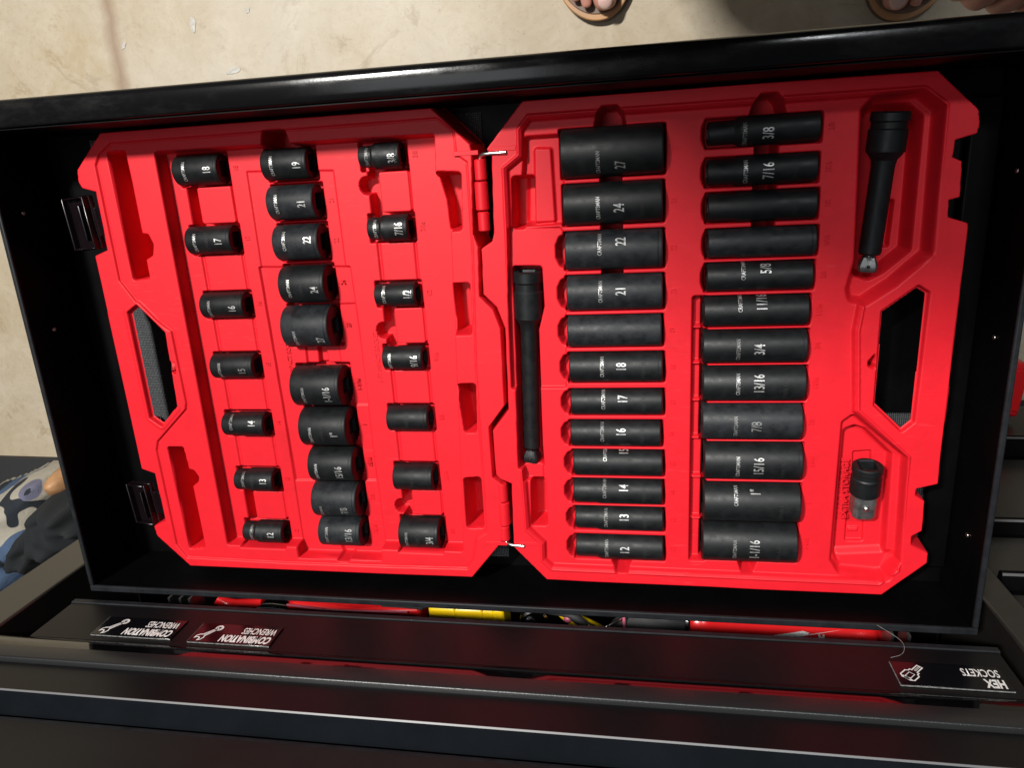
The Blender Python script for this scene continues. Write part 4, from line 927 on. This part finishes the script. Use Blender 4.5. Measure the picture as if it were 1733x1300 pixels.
def wrench(bm):
    a = R(50); c = (.0245, -.0002); m_ = .0011
    body = [(-.0070, .0016), (.0070, .0021), (.0088, .0042), (.0125, .0050), (.0155, .0034), (.0128, .0020), (.0120, 0), (.0130, -.0020), (.0158, -.0032), (.0128, -.0050), (.0090, -.0042), (.0070, -.0021), (-.0070, -.0016)]
    arc = [(-.0105 + .0042 * math.cos(q), .0042 * math.sin(q)) for q in [R(-155 + -50 * 0 - k * 0) for k in [0]]]
    head = [(-.0105 + .0040 * math.cos(q), .0040 * math.sin(q)) for q in [R(335 - k * 31) for k in range(11)]]
    pts = body + head
    ring_poly(bm, rot2([(x * .80, y * .80) for x, y in pts], a, c), m_)
    ring_poly(bm, rot2([(-.0087 + .0018 * math.cos(R(30 * k)), .0018 * math.sin(R(30 * k))) for k in range(12)], a, c), .0007)
    ring_poly(bm, rot2([(-.0040, -.0004), (.0050, -.0005), (.0050, .0005), (-.0040, .0004)], a, c), .0005)
def hexbit(bm):
    a = R(-134); c = (.0250, -.0012)
    ring_poly(bm, rot2([(-.0105, .0030), (-.0085, .0052), (-.0020, .0052), (-.0005, .0034), (.0015, .0034), (.0015, .0020), (.0095, .0020), (.0095, -.0020), (.0015, -.0020), (.0015, -.0034), (-.0005, -.0034), (-.0020, -.0052), (-.0085, -.0052), (-.0105, -.0030)], a, c), .0009)
    ring_poly(bm, rot2([(-.0105, .0015), (-.0090, .0034), (-.0080, 0), (-.0090, -.0034), (-.0105, -.0015)], a, c), .0006)
    ring_poly(bm, rot2([(-.0080, .0020), (-.0020, .0020), (-.0020, -.0020), (-.0080, -.0020)], a, c), .0005)
    ring_poly(bm, rot2([(.0025, .0005), (.0090, .0005), (.0090, -.0005), (.0025, -.0005)], a, c), .0004)
cw = [('COMBINATION', .0125, -.0365, .0062, .00050, .535), ('WRENCHES', .0118, -.0365, -.0052, .00018, .50)]
label(-.4475, .1235, .079, .0265, cw, wrench, 'black magnetic label reading combination wrenches, nearer the left chest post')
label(-.3520, .1250, .077, .0265, cw, wrench, 'black magnetic label reading combination wrenches, second from the left chest post')
label(.2250, .1235, .076, .0265, [('HEX', .0125, -.0350, .0062, .00050, .56), ('SOCKETS', .0118, -.0350, -.0052, .00018, .52)], hexbit, 'black magnetic label reading hex sockets at the right end of the strip')
# loose hair caught on the drawer edge
h = (192.9,-373.9); 
bm = bmesh.new(); tube(bm, chaikin([(.1885, -.3755, .1085), (.1990, -.3745, .1050), (.2035, -.3735, .0915), (.1955, -.3730, .0790), (.1890, -.3725, .0712)], 3), .00022, 6)
o = fin(bm, 'loose_hair', 'print_dim', smooth=True); o['label'] = 'thin pale hair curling from the drawer rim to the hex sockets label'; o['category'] = 'hair'

# ---------------------------------------------------------------- second cabinet to the right
cb = thing('rolling_cabinet', 'black roller cabinet with wide drawers right of the open drawer', 'cabinet', (0, 0, 0))
M['cab'] = mat('dusty_black_enamel', (0.016, 0.0155, 0.014), 0.33, spec=0.5, ior=1.5, var=0.15, vscale=20)
bm = bmesh.new(); box(bm, .325, 1.25, -.95, YC - .022, FZ + .05, .16); fin(bm, 'cabinet_body', 'paint_in', cb)
zz = FZ + .065
for i, hgt in enumerate((.185, .215, .110, .105, .105)):
    y = YC - .02 + (.012 if i == 0 else 0)
    z0, z1 = zz, zz + hgt - .022
    sweep('drawer_face', [(y, z0), (y, z1 - .004), (y - .0015, z1), (y - .02, z1), (y - .02, z0)], .330, 1.22, 'cab', 40, cb)
    sweep('drawer_pull', [(y + .001, z1 + .0002), (y + .014, z1 + .003), (y + .016, z1 + .006), (y + .015, z1 + .0095), (y - .001, z1 + .011), (y - .012, z1 + .011), (y - .012, z1 + .0002)], .330, 1.22, 'paint_in', 30, cb)
    sweep('pull_trim', [(y + .0151, z1 + .0096), (y + .0145, z1 + .0108), (y + .0130, z1 + .0109), (y + .0130, z1 + .0100)], .330, 1.22, 'edge2', 30, cb)
    zz += hgt
bm = bmesh.new(); prism(bm, [(.50, -.395), (1.6, -.43), (1.6, -1.2), (.50, -1.2)], FZ + .0006, FZ + .010)
o = fin(bm, 'floor_mat', 'rubber'); o['label'] = 'dark rubber mat edge on the floor under the roller cabinet'; o['category'] = 'mat'
t = thing('red_jack', 'small red steel box beside the right wall of the drawer', 'box', (0, 0, 0))
(ux, uy) = (519.8,-330.1)
bm = bmesh.new(); box(bm, -.02, .02, -.045, .035, -.14, 0, mtx((ux * MM - .008, uy * MM, -.45), (0, 0, R(-6)))); fin(bm, 'box_shell', 'red_gloss', t, bevel=.006)
bm = bmesh.new(); box(bm, -.016, .016, -.035, .025, .0002, .003, mtx((ux * MM - .008, uy * MM, -.45), (0, 0, R(-6)))); fin(bm, 'box_lid', 'red_gloss', t, bevel=.002)

# ---------------------------------------------------------------- clothing heaped on the mat at left
def camo():
    m = bpy.data.materials.new('camouflage_cloth'); m.use_nodes = True
    nt = m.node_tree; n = nt.nodes; l = nt.links; p = n["Principled BSDF"]; p.inputs["Roughness"].default_value = .9
    tc = n.new("ShaderNodeTexCoord"); t = n.new("ShaderNodeTexNoise"); t.inputs["Scale"].default_value = 7.5; t.inputs["Detail"].default_value = 1.0
    rgb = n.new("ShaderNodeRGB"); rgb.outputs[0].default_value = (.34, .31, .25, 1); prev = rgb.outputs[0]
    for k, (sc, th, c_) in enumerate(((6.5, .43, (.13, .13, .19)), (8.0, .50, (.05, .085, .15)), (9.0, .60, (.30, .27, .21)), (13.0, .64, (.012, .016, .022)))):
        q = n.new("ShaderNodeTexNoise"); q.inputs["Scale"].default_value = sc; q.inputs["Detail"].default_value = .6; q.inputs["Distortion"].default_value = .8
        mp = n.new("ShaderNodeMapping"); mp.inputs["Location"].default_value = (k * 3.7, k * 1.9, k * 5.1); l.new(tc.outputs["Object"], mp.inputs[0]); l.new(mp.outputs[0], q.inputs["Vector"])
        m2 = n.new("ShaderNodeMapRange"); m2.inputs[1].default_value = th; m2.inputs[2].default_value = th + .008; l.new(q.outputs["Fac"], m2.inputs[0])
        mx = n.new("ShaderNodeMix"); mx.data_type = 'RGBA'; l.new(m2.outputs[0], mx.inputs[0]); l.new(prev, mx.inputs[6]); mx.inputs[7].default_value = (*c_, 1); prev = mx.outputs[2]
    l.new(prev, p.inputs["Base Color"])
    b = n.new("ShaderNodeTexNoise"); b.inputs["Scale"].default_value = 30; b.inputs["Detail"].default_value = 3; l.new(tc.outputs["Object"], b.inputs["Vector"])
    bp = n.new("ShaderNodeBump"); bp.inputs["Strength"].default_value = .5; bp.inputs["Distance"].default_value = .01; l.new(b.outputs["Fac"], bp.inputs["Height"]); l.new(bp.outputs[0], p.inputs["Normal"])
    return m
M['camo'] = camo()
from mathutils import noise as mn
def heap(poly, z0, hgt, m, name, folds=.02, fs=9, soft=60, parent=None, seed=0.0):
    """a soft crumpled cloth heap over a plan outline (mm)"""
    xs = [p[0] for p in poly]; ys = [p[1] for p in poly]
    X, Y = np.meshgrid(np.arange(min(xs) - 8, max(xs) + 8, 5.0), np.arange(min(ys) - 8, max(ys) + 8, 5.0))
    d = sdf(inset(poly, 14), X, Y) - 14
    tt = np.clip(-d / soft, 0, 1); dome = np.sqrt(np.clip(1 - (1 - tt) ** 2, 0, 1))
    bm = bmesh.new(); vs = {}
    for j in range(X.shape[0]):
        for i in range(X.shape[1]):
            if d[j, i] < 4:
                q = Vector((X[j, i] * MM * fs, Y[j, i] * MM * fs, seed))
                f = 1 - abs(mn.noise(q)) * 2.2; f2 = mn.noise(q * 3.1)
                z = z0 + dome[j, i] * (hgt + folds * f + folds * .35 * f2)
                vs[(i, j)] = bm.verts.new((X[j, i] * MM, Y[j, i] * MM, z))
    for (i, j) in list(vs):
        k = [(i, j), (i + 1, j), (i + 1, j + 1), (i, j + 1)]
        if all(q in vs for q in k): bm.faces.new([vs[q] for q in k])
    return fin(bm, name, m, parent, smooth=True)
MZ = FZ + .012
o = heap([(-1253.6,-549.5),(-1209.1,-528.0),(-1152.8,-519.4),(-1136.3,-557.3),(-1149.9,-648.9),(-1182.8,-731.3),(-1266.0,-777.0),(-1318.2,-808.1),(-1462.2,-889.8),(-1505.6,-745.4),(-1333.7,-574.7)], MZ, .10, 'camo', 'camouflage_jacket', .055, 9, 55)
o['label'] = 'blue, grey and cream camouflage garment heaped on the mat left of the drawer'; o['category'] = 'garment'
o = heap([(-1077.9,-486.6),(-1062.9,-477.0),(-1035.0,-474.2),(-1023.5,-496.2),(-1036.6,-527.2),(-1063.6,-544.7),(-1085.7,-533.2),(-1090.2,-512.9)], MZ + .09, .07, 'wood', 'leather_glove', .016, 16, 26, None, 3.0)
o['label'] = 'tan leather glove poking out behind the black knit clothing'; o['category'] = 'glove'
o = heap([(-1162.6,-626.8),(-1150.1,-601.5),(-1128.6,-580.0),(-1106.4,-555.1),(-1085.3,-533.1),(-1063.2,-516.0),(-1036.6,-508.4),(-954.4,-518.1),(-959.7,-589.0),(-1007.4,-633.1),(-1058.7,-647.6),(-1078.4,-664.6),(-1107.0,-675.9),(-1135.6,-677.2),(-1155.6,-665.4),(-1165.4,-645.6)], MZ + .08, .10, 'knit', 'knit_garment', .055, 15, 34, None, 7.0)
o['label'] = 'crumpled black knit garment lying on the camouflage one'; o['category'] = 'garment'
# ---------------------------------------------------------------- the person standing at the drawer
def skinned(name, verts, edges, radii, m, parent=None, sub=2, root=0):
    me = bpy.data.meshes.new(name); me.from_pydata([Vector(v) for v in verts], edges, [])
    o = link(name, me, parent); me.materials.append(M[m])
    sk = o.modifiers.new('skin', 'SKIN'); sk.use_smooth_shade = True; sk.branch_smoothing = .4
    for i, r in enumerate(radii): me.skin_vertices[0].data[i].radius = (r, r) if not isinstance(r, tuple) else r
    me.skin_vertices[0].data[root].use_root = True
    su = o.modifiers.new('sub', 'SUBSURF'); su.levels = sub; su.render_levels = sub
    return o
class Sk:
    def __init__(s): s.v = []; s.e = []; s.r = []
    def add(s, p, r, par=None):
        s.v.append(tuple(p)); s.r.append(r); i = len(s.v) - 1
        if par is not None: s.e.append((par, i))
        return i
    def chain(s, par, pts):
        for p, r in pts: par = s.add(p, r, par)
        return par
pe = thing('person', 'person in tan sandals standing at the drawer front, toes at the top of the photo', 'person', (0, 0, 0))
K = Sk()
fa = (-53.6,208.2); fb = (353.1,172.9)
def foot(org, ang, big, knee):
    """org: sandal tip; big: +1 if the big toe is on the +X side"""
    ca, sa = math.cos(ang), math.sin(ang)
    def w(x, y, z): return (org[0] * MM + x * ca - y * sa, org[1] * MM + x * sa + y * ca, FZ + z)
    return w
wa = foot(fa, R(8), 1, None); wb = foot(fb, R(-14), -1, None)
root = K.add((.15, .44, .30), .13)
def leg(w, big, hipx, kx):
    hip = K.add((hipx, .44, .22), .090, root)
    kn = K.chain(hip, [((kx, .40, -.02), .070), ((kx, .38, -.14), .060)])
    an = K.chain(kn, [(w(0, .215, .28), .046), (w(0, .225, .11), .033)])
    mid = K.chain(an, [(w(0, .19, .075), .038), (w(0, .13, .058), .036)])
    for k, (tx, ty) in enumerate(((.009, .030), (-.018, .040), (-.032, .052), (-.044, .066), (-.053, .082))):
        rr = (.0205, .0100, .0092, .0088, .0082)[k]
        tx *= big
        K.chain(mid, [(w(tx * .95, .105 + k * .006, .046 - k * .002), rr * 1.1), (w(tx, ty + .024, .042 - k * .001), rr * .92), (w(tx, ty - .004, .038), rr * 1.0), (w(tx, ty - .022, .035), rr * .72)])
leg(wa, 1, .06, -.02); leg(wb, -1, .25, .36)
sp = K.chain(root, [((.10, .42, .45), .125), ((-.01, .36, .62), .135), ((-.06, .34, .76), .10)])  # unseen torso leans left so its shadow reaches the right tray
nk = K.chain(sp, [((-.05, .35, .84), .055), ((-.05, .31, .93), .085), ((-.05, .29, 1.01), .085), ((-.05, .295, 1.06), .05)])
def hand(par, w0, d, up, side, curl, thumb=1):
    w0 = Vector(w0); d = Vector(d).normalized(); up = Vector(up).normalized(); side = Vector(side).normalized()
    pm = K.add(w0 + d * .045, (.026, .016) if False else .022, par)
    for k in range(4):
        s_ = (k - 1.5) * .019; L3 = (.036, .041, .038, .030)[k]
        b = w0 + d * .085 + side * s_
        p = [(b, .0100)]; q = b; ang = 0
        for j, f in enumerate((1, .7, .55)):
            ang += curl; q = q + (d * math.cos(ang) - up * math.sin(ang)) * L3 * f; p.append((q, (.0088, .0080, .0068)[j]))
        K.chain(pm, p)
    tb = w0 + d * .03 + side * (-.030 * thumb)
    K.chain(pm, [(tb, .0115), (tb + d * .030 + side * (-.016 * thumb) - up * .012, .0100), (tb + d * .052 + side * (-.016 * thumb) - up * .028, .0080)])
# left arm: the hand holds the drawer front from outside
el = K.chain(sp, [((.14, .40, .79), .058), ((.25, .40, .66), .048), ((.37, .36, .46), .040), ((.39, .29, .16), .036), ((.338, .200, -.020), .027)])
hand(el, (.326, .185, -.034), (-.30, -.75, -.58), (-.1, -.6, .75), (.92, -.35, 0), R(38), -1)
# right arm hanging at the side, unseen; shoulder posed to shade the right tray
el = K.chain(sp, [((-.24, .33, .79), .060), ((-.30, .35, .67), .050), ((-.31, .40, .54), .044), ((-.30, .38, .42), .036), ((-.28, .35, .31), .026)])
hand(el, (-.275, .345, .295), (.05, -.2, -1), (.9, .3, 0), (-.3, .9, 0), R(26), 1)
skinned('body', K.v, K.e, K.r, 'skin', pe, 2, root)
# clothes
bm = bmesh.new()
bmesh.ops.create_uvsphere(bm, u_segments=24, v_segments=16, radius=.165, matrix=Matrix.Translation((.15, .44, .27)))
for hx, kx in ((.06, -.02), (.25, .36)):
    tube(bm, [(hx + .01, .44, .28), (hx, .44, .20), ((hx + kx) / 2, .42, .09), (kx, .40, .0), (kx, .39, -.09)], [.10, .118, .104, .094, .090], 24)
sh = fin(bm, 'shorts', 'denim', pe)
rm = sh.modifiers.new('remesh', 'REMESH'); rm.mode = 'VOXEL'; rm.voxel_size = .014; rm.use_smooth_shade = True
sm_ = sh.modifiers.new('smooth', 'SMOOTH'); sm_.factor = .7; sm_.iterations = 6
Q = Sk(); r0 = Q.add((.15, .44, .27), .165); s1 = Q.chain(r0, [((.08, .40, .50), .150), ((-.01, .36, .64), .170), ((-.06, .34, .77), .120)])
Q.chain(s1, [((.14, .40, .80), .078), ((.24, .40, .68), .070)]); Q.chain(s1, [((-.24, .33, .79), .085), ((-.295, .35, .69), .072)])
skinned('shirt', Q.v, Q.e, Q.r, 'denim', pe, 2, 0)
bm = bmesh.new(); bmesh.ops.create_icosphere(bm, subdivisions=4, radius=.096, matrix=Matrix.Translation((-.05, .315, 1.00)))
for v in bm.verts:
    if v.co.y < .27 or v.co.z < .95: v.co = Vector((-.05, .315, 1.0)) + (v.co - Vector((-.05, .315, 1.0))) * .75
fin(bm, 'hair', 'knit', pe, smooth=True)
# sandals and toenails
def sandal(w, big, nm):
    s_ = bpy.data.objects.new('sandal', None); COL.objects.link(s_); s_.parent = pe
    pts = [(0, 0), (.020, .004), (.038, .018), (.050, .040), (.054, .075), (.042, .130), (.038, .20), (.036, .25), (.020, .275), (0, .28), (-.020, .275), (-.034, .25), (-.036, .20), (-.042, .13), (-.060, .085), (-.058, .055), (-.047, .028), (-.025, .007)]
    pts = [(x * big, y) for x, y in pts]; pts = [tuple(v) for v in chaikin([Vector((*p, 0)) for p in pts], 2, True)]; pts = [(p[0], p[1]) for p in pts]
    def slab(k, z0, z1, name, m, bev):
        bm = bmesh.new(); vs = prism(bm, [(x * k, (y - .13) * k + .13) for x, y in pts], z0, z1)
        for v in vs: v.co = Vector(w(v.co.x, v.co.y, v.co.z))
        bmesh.ops.recalc_face_normals(bm, faces=bm.faces)
        fin(bm, name, m, s_, bevel=bev)
    slab(1.0, .0008, .016, 'sole', 'leather', .003); slab(1.005, .0162, .0205, 'welt', 'leather_edge', .0015); slab(.94, .0206, .0225, 'footbed', 'leather', .001)
    for k, (x, y, z, r_) in enumerate(((.009, .021, .0530, .0110), (-.018, .034, .0450, .0056), (-.032, .046, .0440, .0050), (-.044, .060, .0430, .0046))):
        bm = bmesh.new(); bmesh.ops.create_uvsphere(bm, u_segments=16, v_segments=10, radius=1)
        for v in bm.verts: v.co = Vector(w(x * big + v.co.x * r_, y - .0015 + v.co.y * r_ * 1.05, z - r_ * .18 + v.co.z * r_ * .52 - max(0, -v.co.y) * r_ * .35))
        fin(bm, 'toenail', 'nail', pe, smooth=True)
    bm = bmesh.new(); P_ = chaikin([w(-.045, .10, .02), w(-.044, .10, .05), w(-.02, .095, .083), (w(.012, .095, .085)), w(.043, .10, .052), w(.045, .10, .02)], 2)
    tube(bm, P_, .008, 10); fin(bm, 'strap', 'leather', s_, smooth=True)
sandal(wa, 1, 'a'); sandal(wb, -1, 'b')
